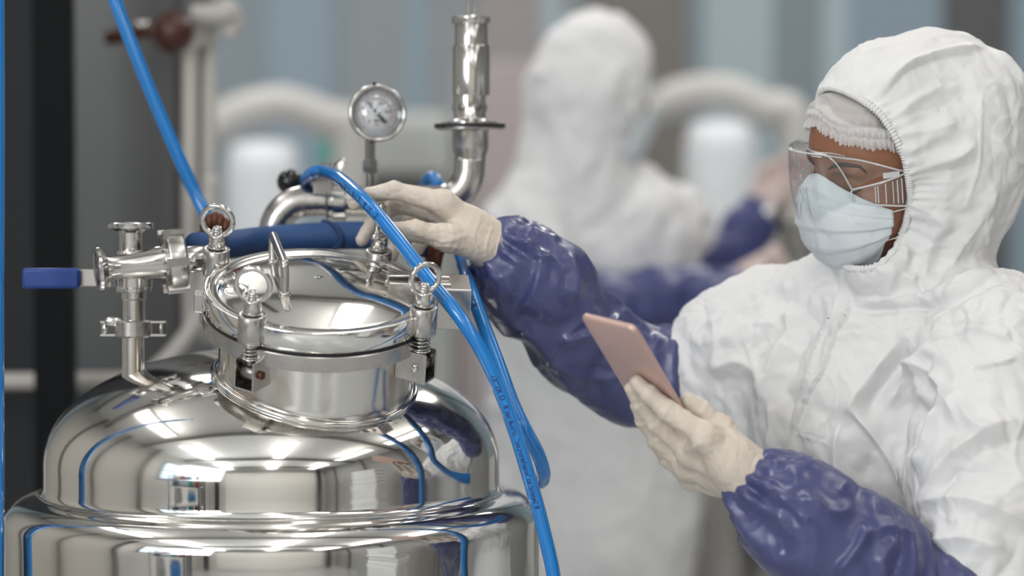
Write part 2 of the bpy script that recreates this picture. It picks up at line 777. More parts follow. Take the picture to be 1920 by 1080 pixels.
def thin_mat(name, tint, rough, fac_lo, fac_hi, diff=None):
    m = bpy.data.materials.new(name)
    m.use_nodes = True
    nt = m.node_tree
    nt.nodes.remove(nt.nodes['Principled BSDF'])
    out = nt.nodes['Material Output']
    tr = nd(m, 'ShaderNodeBsdfTransparent')
    tr.inputs['Color'].default_value = tint + (1,)
    gl = nd(m, 'ShaderNodeBsdfGlossy')
    gl.inputs['Roughness'].default_value = rough
    lw0 = nd(m, 'ShaderNodeLayerWeight')
    pw4 = nd(m, 'ShaderNodeMath', operation='POWER')
    pw4.inputs[1].default_value = 4.0
    m.node_tree.links.new(lw0.outputs['Facing'], pw4.inputs[0])
    gm = nd(m, 'ShaderNodeNewGeometry')
    iv = nd(m, 'ShaderNodeMath', operation='SUBTRACT')
    iv.inputs[0].default_value = 1.0
    m.node_tree.links.new(gm.outputs['Backfacing'], iv.inputs[1])
    mr = nd(m, 'ShaderNodeMapRange')
    mr.inputs['From Min'].default_value = 0.0
    mr.inputs['From Max'].default_value = 1.0
    mr.inputs['To Min'].default_value = fac_lo
    mr.inputs['To Max'].default_value = fac_hi
    mx = nd(m, 'ShaderNodeMixShader')
    lk(m, pw4, 0, mr, 'Value')
    ml = nd(m, 'ShaderNodeMath', operation='MULTIPLY')
    m.node_tree.links.new(mr.outputs['Result'], ml.inputs[0])
    m.node_tree.links.new(iv.outputs[0], ml.inputs[1])
    lk(m, ml, 0, mx, 0)
    lk(m, tr, 0, mx, 1)
    lk(m, gl, 0, mx, 2)
    lk(m, mx, 0, out, 'Surface')
    return m


M['clear'] = thin_mat('clear_plastic', (0.975, 0.982, 0.985), 0.05, 0.10, 0.75)
# ================================================================== the room
XL, XR, YB, YF = -3.9, 4.2, 9.0, -4.6
M['floor'] = mat('pale_epoxy_floor', (0.55, 0.56, 0.56), 0.25)
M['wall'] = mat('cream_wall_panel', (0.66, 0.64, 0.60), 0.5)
M['wall_back'] = mat('blue_grey_wall', (0.30, 0.38, 0.43), 0.45)
var_col(M['wall_back'], 0.9, (0.30, 0.38, 0.43), (0.46, 0.56, 0.64), 0.35, 0.65, stretch=(2.2, 1, 0.3), detail=1)
M['ceil'] = mat('ceiling_white', (0.82, 0.82, 0.80), 0.7)
M['frame_dark'] = mat('dark_frame', (0.035, 0.036, 0.04), 0.4)
M['frame_grey'] = mat('grey_frame', (0.22, 0.21, 0.20), 0.45)
M['white_paint'] = mat('white_enamel', (0.80, 0.80, 0.79), 0.4)
M['sky_pane'] = mat('daylit_pane', (0.7, 0.8, 0.9), 0.3, 0.0, **{'Emission Color': (0.62, 0.80, 0.95, 1), 'Emission Strength': 0.8})
M['lamp_pane'] = mat('lamp_diffuser', (0.9, 0.9, 0.88), 0.4, 0.0, **{'Emission Color': (1, 0.97, 0.92, 1), 'Emission Strength': 3.5})
struct('floor', box((0.15, 2.2, -0.05), (8.3, 13.9, 0.1)), M['floor'], smooth=False)
struct('ceiling', box((0.15, 2.2, CEIL + 0.05), (8.3, 13.9, 0.1)), M['ceil'], smooth=False)
struct('wall_back', box((0.15, YB + 0.05, CEIL / 2), (8.1, 0.1, CEIL)), M['wall_back'], smooth=False)
M['wall_dim'] = mat('darkened_side_wall', (0.30, 0.30, 0.29), 0.55)  # unseen right wall darkened so less bounce light reaches the worker's right side
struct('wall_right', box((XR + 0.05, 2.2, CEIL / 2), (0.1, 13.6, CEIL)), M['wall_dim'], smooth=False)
struct('wall_left', box((XL - 0.05, 2.2, CEIL / 2), (0.1, 13.6, CEIL)), M['wall'], smooth=False)
struct('wall_front', box((0.15, YF - 0.05, CEIL / 2), (8.1, 0.1, CEIL)), M['wall'], smooth=False)


def window(n, c, w, h, axis, cols=3, rows=2):
    """a framed window with daylight panes on a wall; axis = inward normal"""
    x, y, d = frame(axis)
    root = thing('window_%d' % n, 'daylit window', 'window', c)
    del root['label'], root['category']
    root['kind'] = 'structure'
    fr = [box(np.array(c) + y * s * h / 2, (w + 0.1, 0.08, 0.08), (x, y, d)) for s in (-1, 1)]
    fr += [box(np.array(c) + x * s * w / 2, (0.08, h + 0.1, 0.08), (x, y, d)) for s in (-1, 1)]
    for i in range(1, cols):
        fr.append(box(np.array(c) + x * (i / cols - 0.5) * w, (0.05, h, 0.06), (x, y, d)))
    for i in range(1, rows):
        fr.append(box(np.array(c) + y * (i / rows - 0.5) * h, (w, 0.05, 0.06), (x, y, d)))
    child('window_frame', merge(*fr), M['frame_grey'], root, smooth=False)
    child('window_pane', box(np.array(c) - d * 0.01, (w, h, 0.02), (x, y, d)), M['sky_pane'], root, smooth=False)


window(1, (XL + 0.03, -1.6, 2.4), 3.6, 1.9, (1, 0, 0), 4, 2)
M['cream_board'] = mat('cream_board', (0.84, 0.82, 0.77), 0.5)
struct('trim_90', box((0.3, YF + 0.03, 1.75), (6.0, 0.06, 3.3)), M['cream_board'], smooth=False)
struct('trim_91', box((0.3, YF + 0.07, 3.42), (6.1, 0.04, 0.03)), M['frame_grey'], smooth=False)
# tall painted and glazed bays of the rear wall, full height
M['bay_blue'] = mat('bay_blue', (0.33, 0.43, 0.52), 0.4)
M['bay_slate'] = mat('bay_slate', (0.29, 0.355, 0.40), 0.4)
M['bay_grey'] = mat('bay_grey', (0.35, 0.395, 0.42), 0.5)
M['bay_warm'] = mat('bay_warm_grey', (0.26, 0.245, 0.23), 0.5)
M['bay_rose'] = mat('bay_rose_grey', (0.43, 0.40, 0.41), 0.5)
M['bay_pale'] = mat('bay_pale_blue', (0.52, 0.64, 0.70), 0.4)
M['bay_dark'] = mat('bay_charcoal', (0.13, 0.135, 0.14), 0.5)
_bays = [(300, 'bay_slate'), (480, 'bay_slate'), (500, 'bay_blue'), (625, 'bay_slate'), (640, 'bay_grey'), (760, 'bay_blue'), (800, 'bay_grey'), (895, 'bay_rose'), (1015, 'bay_pale'), (1052, 'bay_grey'),
         (1095, 'bay_warm'), (1290, 'bay_slate'), (1318, 'bay_pale'), (1450, 'bay_slate'), (1540, 'bay_pale'), (1590, 'bay_blue'), (1765, 'bay_dark'), (1895, 'bay_blue'), (2300, '')]
for _i in range(len(_bays) - 1):
    _a, _b = P(_bays[_i][0], 0, YB - 0.03)[0], P(_bays[_i + 1][0], 0, YB - 0.03)[0]
    struct('trim_%d' % (_i + 100), box(((_a + _b) / 2, YB - 0.02 - 0.012 * (_i % 2), 2.5), (_b - _a, 0.04, 3.2)), M[_bays[_i][1]], smooth=False)
# dark columns and panel joints of the wall behind the camera (seen mirrored in the tank)
for _i, _x in enumerate([-3.3, 3.6]):
    struct('trim_%d' % (_i + 10), box((_x, YF + 0.12, CEIL / 2), (0.22, 0.24, CEIL)), M['frame_dark'], smooth=False)
for _i, _y in enumerate([-3.2, 1.2, 3.2, 5.4]):
    struct('trim_%d' % (_i + 20), box((XL + 0.1, _y, CEIL / 2), (0.2, 0.14, CEIL)), M['frame_grey'], smooth=False)
for _i, _y in enumerate([-3.0, -0.4, 2.0, 4.6]):
    struct('trim_%d' % (_i + 30), box((XR - 0.1, _y, CEIL / 2), (0.2, 0.14, CEIL)), M['frame_grey'], smooth=False)
for _i, _y in enumerate([-3.5, -1.0, 2.0, 4.8, 7.4]):
    struct('trim_%d' % (_i + 40), box((0.15, _y, CEIL - 0.14), (8.0, 0.16, 0.28)), M['frame_grey'], smooth=False)
struct('baseboard_back', box((0.15, YB - 0.01, 0.5), (8.1, 0.02, 1.0)), M['white_paint'], smooth=False)

for _i, (_x, _y) in enumerate(CEIL_LAMPS):
    _lr = {-2.2: 'left', 0.2: 'middle', 2.6: 'right', -1.2: 'left', 1.4: 'right'}[_x]
    _fb = {0.6: 'between the camera and the tank', 3.4: 'over the workers', 6.2: 'over the mixing machines', -2.4: 'behind the camera'}[_y]
    _t = thing('ceiling_lamp', 'long white hanging lamp, the %s one %s' % (_lr, _fb), 'ceiling lamp', (_x, _y, CEIL - 0.47), 'long white ceiling lamps')
    part('housing', box((_x, _y, CEIL - 0.435), (0.40, 2.1, 0.07)), M['white_paint'], _t, smooth=False)
    for _s in (-0.8, 0.8):
        part('hanger', cyl((_x, _y + _s, CEIL - 0.40), (_x, _y + _s, CEIL), 0.008, n=10), M['frame_grey'], _t)
# ================================================================== the stainless tank
YT = 3.17
AX = P(512, 870, YT)
AX[2] = 0
Z_EQ = P(512, 868, YT)[2]
RD, HD = 0.282, 0.143
RB = 0.331
tank = thing('steel_tank', 'large mirror-polished stainless steel tank with a bolted round manhole lid, in front of the worker', 'tank', (AX[0], AX[1], 0))


def dome_z(r):
    u = min(abs(r) / RD, 1.0)
    return Z_EQ + HD * (1 - u ** 2.25) ** (1 / 2.1)


prof = []
for i in range(64):
    a = PI / 2 * i / 63
    r = RD * math.sin(a)
    prof.append((r, dome_z(r)))
z1 = Z_EQ
zw = P(512, 930, YT)[2]
prof += [(RD, z1 - 0.012), (RD, zw + 0.018)]
for i in range(1, 9):           # concave fillet out to the shoulder
    a = PI / 2 * i / 8
    prof.append((RD + 0.011 - 0.011 * math.cos(a), zw + 0.018 - 0.013 * math.sin(a)))
sh = zw + 0.004
for i in range(1, 13):          # rounded shoulder
    a = PI / 2 * i / 12
    prof.append((RD + 0.013 + (RB - RD - 0.013) * math.sin(a), sh - 0.034 * (1 - math.cos(a))))
prof += [(RB, sh - 0.05), (RB, 0.30), (RB - 0.01, 0.26)]
prof = [p for i, p in enumerate(prof) if i == 0 or abs(p[0] - prof[i - 1][0]) + abs(p[1] - prof[i - 1][1]) > 1e-5]
shell = part('shell', lathe((AX[0], AX[1], 0), (0, 0, 1), prof, 192), M['steel'], tank)
part('weld_bead', torus((AX[0], AX[1], zw + 0.006), (0, 0, 1), RD + 0.004, 0.0022, 128, 8), M['steel_satin'], tank)
for q in range(4):
    a = PI / 4 + q * PI / 2
    bx, by = AX[0] + 0.25 * math.cos(a), AX[1] + 0.25 * math.sin(a)
    part('leg', cyl((bx, by, 0.0), (bx, by, 0.31), 0.028), M['steel_satin'], tank)

# manhole frame: u right, v back, n up along the neck
tr, tf = math.radians(3.8), math.radians(19.3)
n_ = np.array([math.sin(tr), -math.sin(tf) * math.cos(tr), math.cos(tf) * math.cos(tr)])
n_ /= np.linalg.norm(n_)
u_ = np.array([1.0, 0, 0]) - n_[0] * n_
u_ /= np.linalg.norm(u_)
v_ = np.cross(n_, u_)
LC = P(597, 543, 3.0)


def L(x, y, z):
    return LC + u_ * x + v_ * y + n_ * z


RF, RN = 0.1345, 0.1145
ZB = -0.049      # bottom of the lower flange
# neck, down to the dome
rows = []
NA = 96
for i in range(NA):
    a = 2 * PI * i / NA
    lo_t = 0.0
    t = 0.04
    while t < 0.3:
        p = L(RN * math.cos(a), RN * math.sin(a), -t)
        r = math.hypot(p[0] - AX[0], p[1] - AX[1])
        if r > RD or p[2] < dome_z(r):
            break
        t += 0.0005
    rows.append(t)
G = np.zeros((NA, 14, 3))
for i in range(NA):
    a = 2 * PI * i / NA
    for k in range(14):
        f = k / 13
        zz = ZB + 0.004 + (-rows[i] - 0.004 - ZB) * f
        fl = 0.0045 * max(0, (f - 0.86) / 0.14) ** 2
        G[i, k] = L((RN + fl) * math.cos(a), (RN + fl) * math.sin(a), zz)
neck = part('neck', grid_surface(G[:, ::-1], 0.0, wrap=True), M['steel_neck'], tank)
bead = [L((RN + 0.005) * math.cos(2 * PI * i / NA), (RN + 0.005) * math.sin(2 * PI * i / NA), -rows[i] + 0.0015) for i in range(NA)]
child('weld_ring', tube(bead, 0.0042, 10, closed=True, raw=True), M['steel'], neck)

fl_lo = [(RN - 0.004, ZB), (RF - 0.003, ZB), (RF - 0.001, ZB + 0.001), (RF - 0.0005, ZB + 0.004), (RF, -0.0302), (RF - 0.001, -0.0290), (RN - 0.004, -0.0290)]
part('neck_flange', lathe(LC, n_, fl_lo, 160, close=True), M['steel_satin'], tank, auto=40)
part('gasket', lathe(LC, n_, [(RN - 0.002, -0.0290), (RF - 0.0015, -0.0290), (RF - 0.0015, -0.0245), (RN - 0.002, -0.0245)], 128, close=True), M['gasket'], tank)
# lid: thick rim, an inner step, then the shallow dish
lp = [(0.0, 0.0165)]
for i in range(1, 30):
    r = 0.118 * i / 29
    lp.append((r, 0.0165 * (1 - (r / 0.118) ** 2.6) - 0.001))
lp += [(0.1195, -0.0012), (0.121, 0.0002), (0.1225, 0.0012), (0.1315, 0.0012), (RF - 0.001, 0.0008), (RF, -0.0006), (RF, -0.0235), (RF - 0.001, -0.0245), (0.05, -0.0245)]
lid = part('lid', lathe(LC, n_, lp[::-1], 160), M['steel'], tank)


def dish(x, y):
    r = math.hypot(x, y)
    return 0.0165 * (1 - min(1, r / 0.118) ** 2.6) - 0.001


h1, h2 = (-0.059, 0.062), (-0.036, -0.050)
hp = [L(h1[0], h1[1], dish(*h1) - 0.003), L(h1[0] - 0.001, h1[1] + 0.0005, dish(*h1) + 0.026), L(h1[0], h1[1] - 0.001, dish(*h1) + 0.030), L(h1[0] + 0.001, h1[1] - 0.006, dish(*h1) + 0.032),
      L(h2[0] - 0.003, h2[1] + 0.012, dish(*h2) + 0.0345), L(h2[0] - 0.002, h2[1] + 0.006, dish(*h2) + 0.033), L(h2[0] - 0.001, h2[1] + 0.003, dish(*h2) + 0.029), L(h2[0], h2[1], dish(*h2) - 0.003)]
lid_handle = child('handle', tube(hp, 0.0052, 16), M['steel_satin'], lid, label='bent rod handle on the lid')
for h in (h1, h2):
    child('handle_boss', lathe(L(h[0], h[1], dish(*h) - 0.002), n_, [(0.0075, 0), (0.007, 0.0035), (0.0045, 0.0055)], 24), M['steel_satin'], lid)


# the four eye-bolt clamps
def clamp(x, y, ring_a, R=0.0175, up=0.0):
    """sleeve welded to the lid rim, eye nut over it, swing bolt with spring down to a bracket on the neck"""
    z0 = 0.004
    rad = np.array([x, y]) / math.hypot(x, y)
    rx = u_ * rad[0] + v_ * rad[1]            # outwards
    tx = np.cross(n_, rx)                     # sideways
    base = L(x, y, up)
    s = part('clamp_sleeve', lathe(base, n_, [(0.0075, -0.030), (0.0150, -0.030), (0.0160, -0.029), (0.0160, z0 - 0.001), (0.0150, z0), (0.0075, z0)], 48, close=True), M['steel_satin'], tank)
    # web that joins sleeve and rim
    child('sleeve_web', box(base - rx * 0.012 + n_ * (-0.012 - up), (0.018, 0.024, 0.022), (rx, tx, n_)), M['steel_satin'], s, smooth=False, bevel=0.002)
    child('eye_nut', lathe(base + n_ * z0, n_, [(0.004, 0), (0.0095, 0.0002), (0.0102, 0.001), (0.0102, 0.0165), (0.009, 0.0185), (0.004, 0.019)], 40), M['steel_fit'], s)
    child('bolt_end', lathe(base + n_ * (z0 + 0.018), n_, [(0.0062, 0), (0.0062, 0.0025), (0.0056, 0.003), (0.0062, 0.0038), (0.0062, 0.0058), (0.0056, 0.0063), (0.006, 0.0072), (0.0048, 0.0098), (0, 0.0105)], 28), M['steel_fit'], s)
    rc = base + n_ * (z0 + 0.0165 + R)
    ra = u_ * math.cos(ring_a) + v_ * math.sin(ring_a)
    child('eye_ring', torus(rc, ra, R, 0.0034, 56, 14, up=n_), M['steel_fit'], s)
    bb = base - n_ * (0.060 + up)
    child('swing_bolt', cyl(base - n_ * 0.028, bb + n_ * 0.010, 0.0062), M['steel_dark'], s)
    child('spring', coil(base - n_ * 0.030, base - n_ * (0.040 + up), 0.0095, 0.0008, 4), M['steel_fit'], s)
    child('washer', lathe(base - n_ * (0.042 + up), n_, [(0.0065, 0), (0.0115, 0), (0.0115, 0.0014), (0.0065, 0.0014)], 28, close=True), M['steel_fit'], s)
    # U bracket
    br = [box(bb + tx * 0.0125 * q - rx * 0.006, (0.040, 0.0024, 0.036), (rx, tx, n_)) for q in (-1, 1)]
    br.append(box(bb - rx * 0.006 - n_ * 0.0175, (0.040, 0.027, 0.0024), (rx, tx, n_)))
    child('bracket', merge(*br), M['steel_satin'], s, smooth=False, bevel=0.0009)
    child('hinge_pin', cyl(bb - tx * 0.0175, bb + tx * 0.0175, 0.0048, n=24), M['rust'] if x < -0.05 and y < 0 else M['steel_fit'], s)
    child('pivot_eye', cyl(bb - tx * 0.008, bb + tx * 0.008, 0.0085, n=24), M['steel_dark'], s)
    return rc, base


k_ = 0.000625
CL = {}
CL['FR'] = clamp(200 * k_, -100 * k_, math.radians(-62), up=0.0085)
CL['FL'] = clamp(-107 * k_, -185 * k_, math.radians(-99), 0.0195, up=0.0075)
CL['BL'] = clamp(-203 * k_, 110 * k_, math.radians(-100), 0.0185, up=0.0135)
CL['BR'] = clamp(104 * k_, 193 * k_, math.radians(-8), 0.0205, up=0.004)

# hinge at the right of the manhole
hd = u_ * math.cos(math.radians(6)) + v_ * math.sin(math.radians(6))
hs = np.cross(n_, hd)
hc = LC + hd * 0.158 + n_ * -0.012
hb = [box(hc + hs * 0.024 * q, (0.040, 0.0026, 0.050), (hd, hs, n_)) for q in (-1, 1)]
hb.append(box(hc + n_ * 0.0245, (0.040, 0.050, 0.0026), (hd, hs, n_)))
hb.append(box(hc + hd * 0.0 - n_ * 0.0245 + hs * 0.012, (0.040, 0.026, 0.0026), (hd, hs, n_)))
hinge = part('hinge_bracket', merge(*hb), M['steel_satin'], tank, smooth=False, bevel=0.0012)
child('hinge_pin', cyl(hc - hs * 0.034 + hd * 0.004 - n_ * 0.004, hc + hs * 0.034 + hd * 0.004 - n_ * 0.004, 0.0062), M['steel_fit'], hinge)
child('hinge_strap', merge(box(LC + hd * 0.118 + n_ * 0.008 + hs * 0.012, (0.075, 0.009, 0.018), (hd, hs, n_)), box(LC + hd * 0.118 + n_ * 0.008 - hs * 0.012, (0.075, 0.009, 0.018), (hd, hs, n_))), M['steel_satin'], hinge, smooth=False, bevel=0.002)
# small lug at the left of the flanges
part('flange_lug', box(LC - u_ * 0.1385 - n_ * 0.022 + v_ * -0.005, (0.012, 0.016, 0.024), (u_, v_, n_)), M['steel_satin'], tank, smooth=False, bevel=0.002)

# ================================================================== valve assembly on the left of the dome
YV = 3.11
kv = YV / FPX


def V_(px, py, y=YV):
    return P(px, py, y)


va = thing('valve_assembly', 'steel sanitary valve fitting with blue lever standing on the left of the tank dome', 'valve', tuple(V_(250, 716)))


def rings(px, rows_, y=YV, name=None, m=None, n=48, root=None, hexa=None, auto=35):
    """vertical turned piece: rows (radius px, py)"""
    base = V_(px, rows_[0][1], y)
    k = y / FPX
    pr = [(r * k, (rows_[0][1] - q) * k) for r, q in rows_]
    return part(name, lathe(base, (0, 0, 1), pr, n, hexa=hexa), m, root, auto=auto)


rings(250, [(21, 736), (21, 712), (20.5, 628), (20.5, 626)], name='riser_pipe', m=M['steel_neck'], root=va)
# weld collar on the dome
part('stub_collar', lathe(V_(250, 722), (0, 0, 1), [(0.0145, 0), (0.0175, 0.001), (0.0155, 0.005), (0.014, 0.009)], 40), M['steel_fit'], va)
# tri-clamp: two shells, bolt and wing nut
tc = rings(250, [(31, 632), (35, 629), (35, 603), (31, 600)], name='pipe_clamp', m=M['steel_satin'], root=va)
for s in (-1, 1):
    ce = V_(250 + s * 46, 616)
    child('clamp_ear', merge(box(ce + (0, 0, 0.008), (0.020, 0.012, 0.003)), box(ce - (0, 0, 0.008), (0.020, 0.012, 0.003))), M['steel_satin'], tc, smooth=False, bevel=0.0008)
    child('clamp_bolt', cyl(V_(250 + s * 53, 606), V_(250 + s * 53, 628), 0.0045, n=20), M['steel_fit'] if s < 0 else M['steel_dark'], tc)
child('clamp_wing_nut', sphere(V_(212, 603, 3.10), 0.009, 20, 12, (1.2, 0.35, 0.7)), M['steel_fit'], tc)
rings(251, [(21, 600), (21, 562), (23, 560), (23, 549), (33, 547), (33, 540), (35, 538), (35, 520), (31, 515), (31, 470)], name='valve_body', m=M['steel_fit'], root=va)
rings(245, [(21, 500), (21, 438), (22, 436), (30, 431), (42, 428), (43, 425), (43, 419), (41, 417), (20, 417), (19, 420)], name='upper_ferrule', m=M['steel_fit'], root=va)
# the crossing branch, its near end to the left
hA, hB = V_(182, 505, 3.072), V_(352, 487, 3.104)
hv = hB - hA
HLn = np.linalg.norm(hv)
hv /= HLn
cr = HLn / 170.0


def along(px):
    return (px - 182) * cr


pr = [(0.0195, 0.006), (0.0195, 0.0), (0.0205, -0.0008), (0.0262, -0.0008), (0.0272, 0.0006), (0.0272, 0.0042), (0.0255, 0.0055), (0.0165, 0.0115), (0.0150, 0.016),
      (0.0150, along(228)), (0.0168, along(255)), (0.0195, along(282)), (0.0205, along(300)), (0.0205, along(306)), (0.024, along(307)), (0.024, along(312))]
part('branch_tube', lathe(hA, hv, pr, 56), M['steel_fit'], va, auto=35)
part('union_nut', merge(lathe(hA + hv * along(308), hv, [(0.030, 0), (0.0375, 0.002), (0.039, 0.005), (0.039, along(340) - along(308)), (0.036, along(344) - along(308)), (0.02, along(344) - along(308))], 96),
                        *[box(hA + hv * along(325) + 0.0385 * (math.cos(a) * frame(hv)[0] + math.sin(a) * frame(hv)[1]), (0.010, 0.006, 0.026), (np.cross(hv, math.cos(a) * frame(hv)[0] + math.sin(a) * frame(hv)[1]), math.cos(a) * frame(hv)[0] + math.sin(a) * frame(hv)[1], hv)) for a in [i * PI / 3 for i in range(6)]]), M['steel_satin'], va, auto=30)
part('hose_tail', cyl(hA + hv * along(335), hA + hv * along(388), 0.0165), M['steel_fit'], va)
# lever
lv = thing_lever = part('lever_plate', box(P(172, 521, 3.16), (0.050, 0.004, 0.021)), M['steel_satin'], va, smooth=False, bevel=0.001)
child('lever_grip', box(P(96, 522, 3.15), (0.071, 0.010, 0.0255)), M['lever'], lv, smooth=True, bevel=0.0042, auto=50, label='blue vinyl grip sleeve')
part('lever_stem', cyl(P(196, 521, 3.155), P(250, 512, 3.12), 0.007), M['steel_satin'], va)
part('stem_screw', cyl(P(207, 514, 3.15), P(207, 538, 3.15), 0.004, n=16), M['steel_fit'], va)

# ================================================================== outlet pipe behind the lid
YO = 3.30
ko = YO / FPX
op = thing('outlet_pipe', 'bent steel pipe rising behind the manhole lid and turning up on the right', 'pipe', tuple(P(516, 560, YO)))
path = [P(514, 640, YO - 0.02), P(514, 560, YO - 0.01), P(514, 470, YO)]
for i in range(0, 10):
    a = PI / 2 * i / 9
    path.append(P(575 - 61 * math.cos(a), 440 - 63 * math.sin(a), YO))
path += [P(640, 377, YO), P(740, 377, YO), P(815, 377, YO)]
for i in range(1, 10):
    a = PI / 2 * i / 9
    path.append(P(821 + 59 * math.sin(a), 377 - 62 + 62 * math.cos(a), YO))
path += [P(881, 296, YO)]
part('pipe_run', tube(path, 29.5 * ko, 40, seg=3), M['steel_satin'], op)
rings(882, [(28.5, 300), (29.5, 292), (33.5, 280), (34, 276), (34, 246), (36, 243), (40, 242)], y=YO, name='pipe_collar', m=M['steel_satin'], root=op)
pc = part('pipe_clamp', lathe(P(612, 377, YO), (1, 0, 0), [(29 * ko, 0), (33 * ko, 0), (37 * ko, 3 * ko), (33.5 * ko, 6 * ko), (33.5 * ko, 12 * ko), (39 * ko, 14 * ko), (39 * ko, 36 * ko), (33 * ko, 38 * ko), (30 * ko, 38 * ko)], 64), M['steel_fit'], op, auto=35)
child('clamp_lug', merge(box(P(607, 352, YO - 0.012), (0.026, 0.02, 0.020)), box(P(606, 338, YO - 0.012), (0.020, 0.016, 0.008))), M['steel_dark'], pc, smooth=False, bevel=0.002)
for i in range(4):
    child('clamp_thread', cyl(P(599 + i * 8, 326, YO), P(599 + i * 8, 304 + 2 * (i % 2), YO), 0.0022, 0.0030, n=12), M['steel_dark'], pc)
child('clamp_screw', cyl(P(612, 345, YO), P(612, 312, YO), 0.0045, n=18), M['steel_fit'], pc)
wx = np.array([0.55, -0.25, 0.8])
wx /= np.linalg.norm(wx)
wa = frame(wx, (0, 1, 0))
wl = np.array([0.68, 0.0, 0.73])
wn = np.array([-0.58, -0.62, 0.54])
wn = wn - (wn @ wl) * wl / (wl @ wl)
wn /= np.linalg.norm(wn)
wl /= np.linalg.norm(wl)
child('wing_nut', merge(sphere(P(631, 317, YO - 0.01), 0.0175, 32, 18, (0.16, 0.62, 1.0), (wn, np.cross(wl, wn), wl)), cyl(P(606, 342, YO), P(622, 330, YO - 0.005), 0.006)), M['steel_fit'], pc)

kb = thing('ball_knob', 'shiny black ball knob behind the bend of the steel pipe', 'knob', tuple(P(543, 362, 3.36)))
part('knob', sphere(P(543, 341, 3.36), 0.0167, 40, 24), M['black'], kb)
part('knob_stem', cyl(P(553, 353, 3.37), P(580, 392, 3.40), 0.004), M['steel_fit'], kb)

rv = thing('relief_valve', 'tall slim steel relief valve on top of the upturned pipe', 'valve', tuple(P(882, 243, YO)))
RVy = YO
rings(881, [(30, 243.5), (62, 243), (64.5, 241), (64.5, 239.5), (60, 238.5)], y=RVy, name='lower_flange', m=M['steel_satin'], root=rv)
part('flange_gasket', lathe(P(881, 239.5, RVy), (0, 0, 1), [(20 * ko, 0), (66 * ko, 0), (67 * ko, 1.5 * ko), (67 * ko, 6.5 * ko), (65 * ko, 8 * ko), (20 * ko, 8 * ko)], 72, close=True), M['gasket'], rv)
rings(881, [(30, 231.5), (52, 231), (52, 229), (36, 227), (31, 224), (30, 222), (30, 176)], y=RVy, name='valve_neck', m=M['steel_fit'], root=rv)
for a in (-0.5, 0.55, 1.6, -1.55):
    part('vent_hole', sphere(P(881, 201, RVy) + np.array([math.sin(a), -math.cos(a), 0]) * 29.5 * ko, 0.0058, 20, 10, (1, 0.35, 1), (np.array([math.cos(a), math.sin(a), 0]), np.array([math.sin(a), -math.cos(a), 0]), np.array([0, 0, 1]))), M['steel_dark'], rv)
rings(884, [(31, 180), (34, 179), (34.5, 177), (34.5, 88), (33.5, 86), (31, 85)], y=RVy, name='valve_sleeve', m=M['steel_fit'], root=rv)
rings(884, [(31, 90), (31, 88), (30.5, 46), (30, 45)], y=RVy, name='valve_barrel', m=M['steel_fit'], root=rv)
rings(883.5, [(31, 46), (35, 45), (36, 43), (36, 33), (34.5, 31), (10, 30.5)], y=RVy, name='valve_cap', m=M['steel_fit'], root=rv)
for q in (878, 891):
    part('rod', cyl(P(q, 32, RVy), P(q, -60, RVy), 0.0021 if q > 880 else 0.0026, n=16), M['steel_fit'], rv)

# ================================================================== pressure gauge
YG = 3.28
kg = YG / FPX
pg = thing('pressure_gauge', 'round dial pressure gauge with a thin black needle above the pipe', 'gauge', tuple(P(694, 350, YG)))
gd = np.array([0.20, -0.975, 0.06])      # the dial's facing
gd /= np.linalg.norm(gd)
gc = P(708, 212, YG - 0.012)
gx, gy, _ = frame(gd)
gx = -np.cross(gd, (0, 0, 1.0))
gx /= np.linalg.norm(gx)
gy = np.cross(gd, gx)
if gx[0] < 0:
    gx = -gx
gy = np.cross(gd, gx)
if gy[2] < 0:
    gy = -gy
R0 = 53.5 * kg
case = part('gauge_case', lathe(gc - gd * 0.024, gd, [(0.0, 0), (R0 * 0.86, 0.0), (R0 * 0.94, 0.002), (R0 * 0.95, 0.018), (R0 * 0.97, 0.0185), (R0 * 1.01, 0.0195), (R0 * 1.015, 0.024), (R0 * 0.97, 0.0272), (R0 * 0.9, 0.0265), (R0 * 0.86, 0.0235), (R0 * 0.855, 0.017)], 96), M['steel_fit'], pg)
dial = part('dial_face', lathe(gc - gd * 0.0065, gd, [(0, 0), (R0 * 0.865, 0), (R0 * 0.865, 0.0006), (0, 0.0006)], 64), M['dial'], pg)
fz = gc - gd * 0.0057


def dpt(r, a, z=0.0):
    """r as a fraction of the dial radius, a in degrees clockwise from the top"""
    q = math.radians(a)
    return fz + gd * z + (gx * math.sin(q) + gy * math.cos(q)) * r * R0 * 0.85


tk, tkr = [], []
for i in range(51):
    a = -135 + 270 * i / 50
    big = i % 10 == 0
    mid = i % 5 == 0
    d1 = (gx * math.sin(math.radians(a)) + gy * math.cos(math.radians(a)))
    d2 = np.cross(gd, d1)
    ln = 0.13 if big else 0.09 if mid else 0.06
    (tkr if big else tk).append(box(dpt(0.80 - ln / 2 + 0.04, a, 0.0001), (R0 * 0.85 * ln, 0.0009 if big else 0.0005, 0.0002), (d1, d2, gd)))
child('scale_marks', merge(*tk), M['gasket'], dial, smooth=False)
child('main_marks', merge(*tkr), M['red'], dial, smooth=False, label='red scale marks')
arcp = [dpt(0.62, -135 + 270 * i / 60, 0.0001) for i in range(61)]
child('scale_arc', tube(arcp, 0.00035, 6, raw=True), M['red'], dial)


def put_text(s, size, c, ax, ay, nz, mat_, parent, name):
    V, F = text_mesh(s, size, 0, 0.00012)
    V = V - (V.max(0) + V.min(0)) / 2
    W_ = c + V[:, :1] * ax + V[:, 1:2] * ay + nz * 0.0002
    return child(name, (W_, F), mat_, parent, smooth=False)


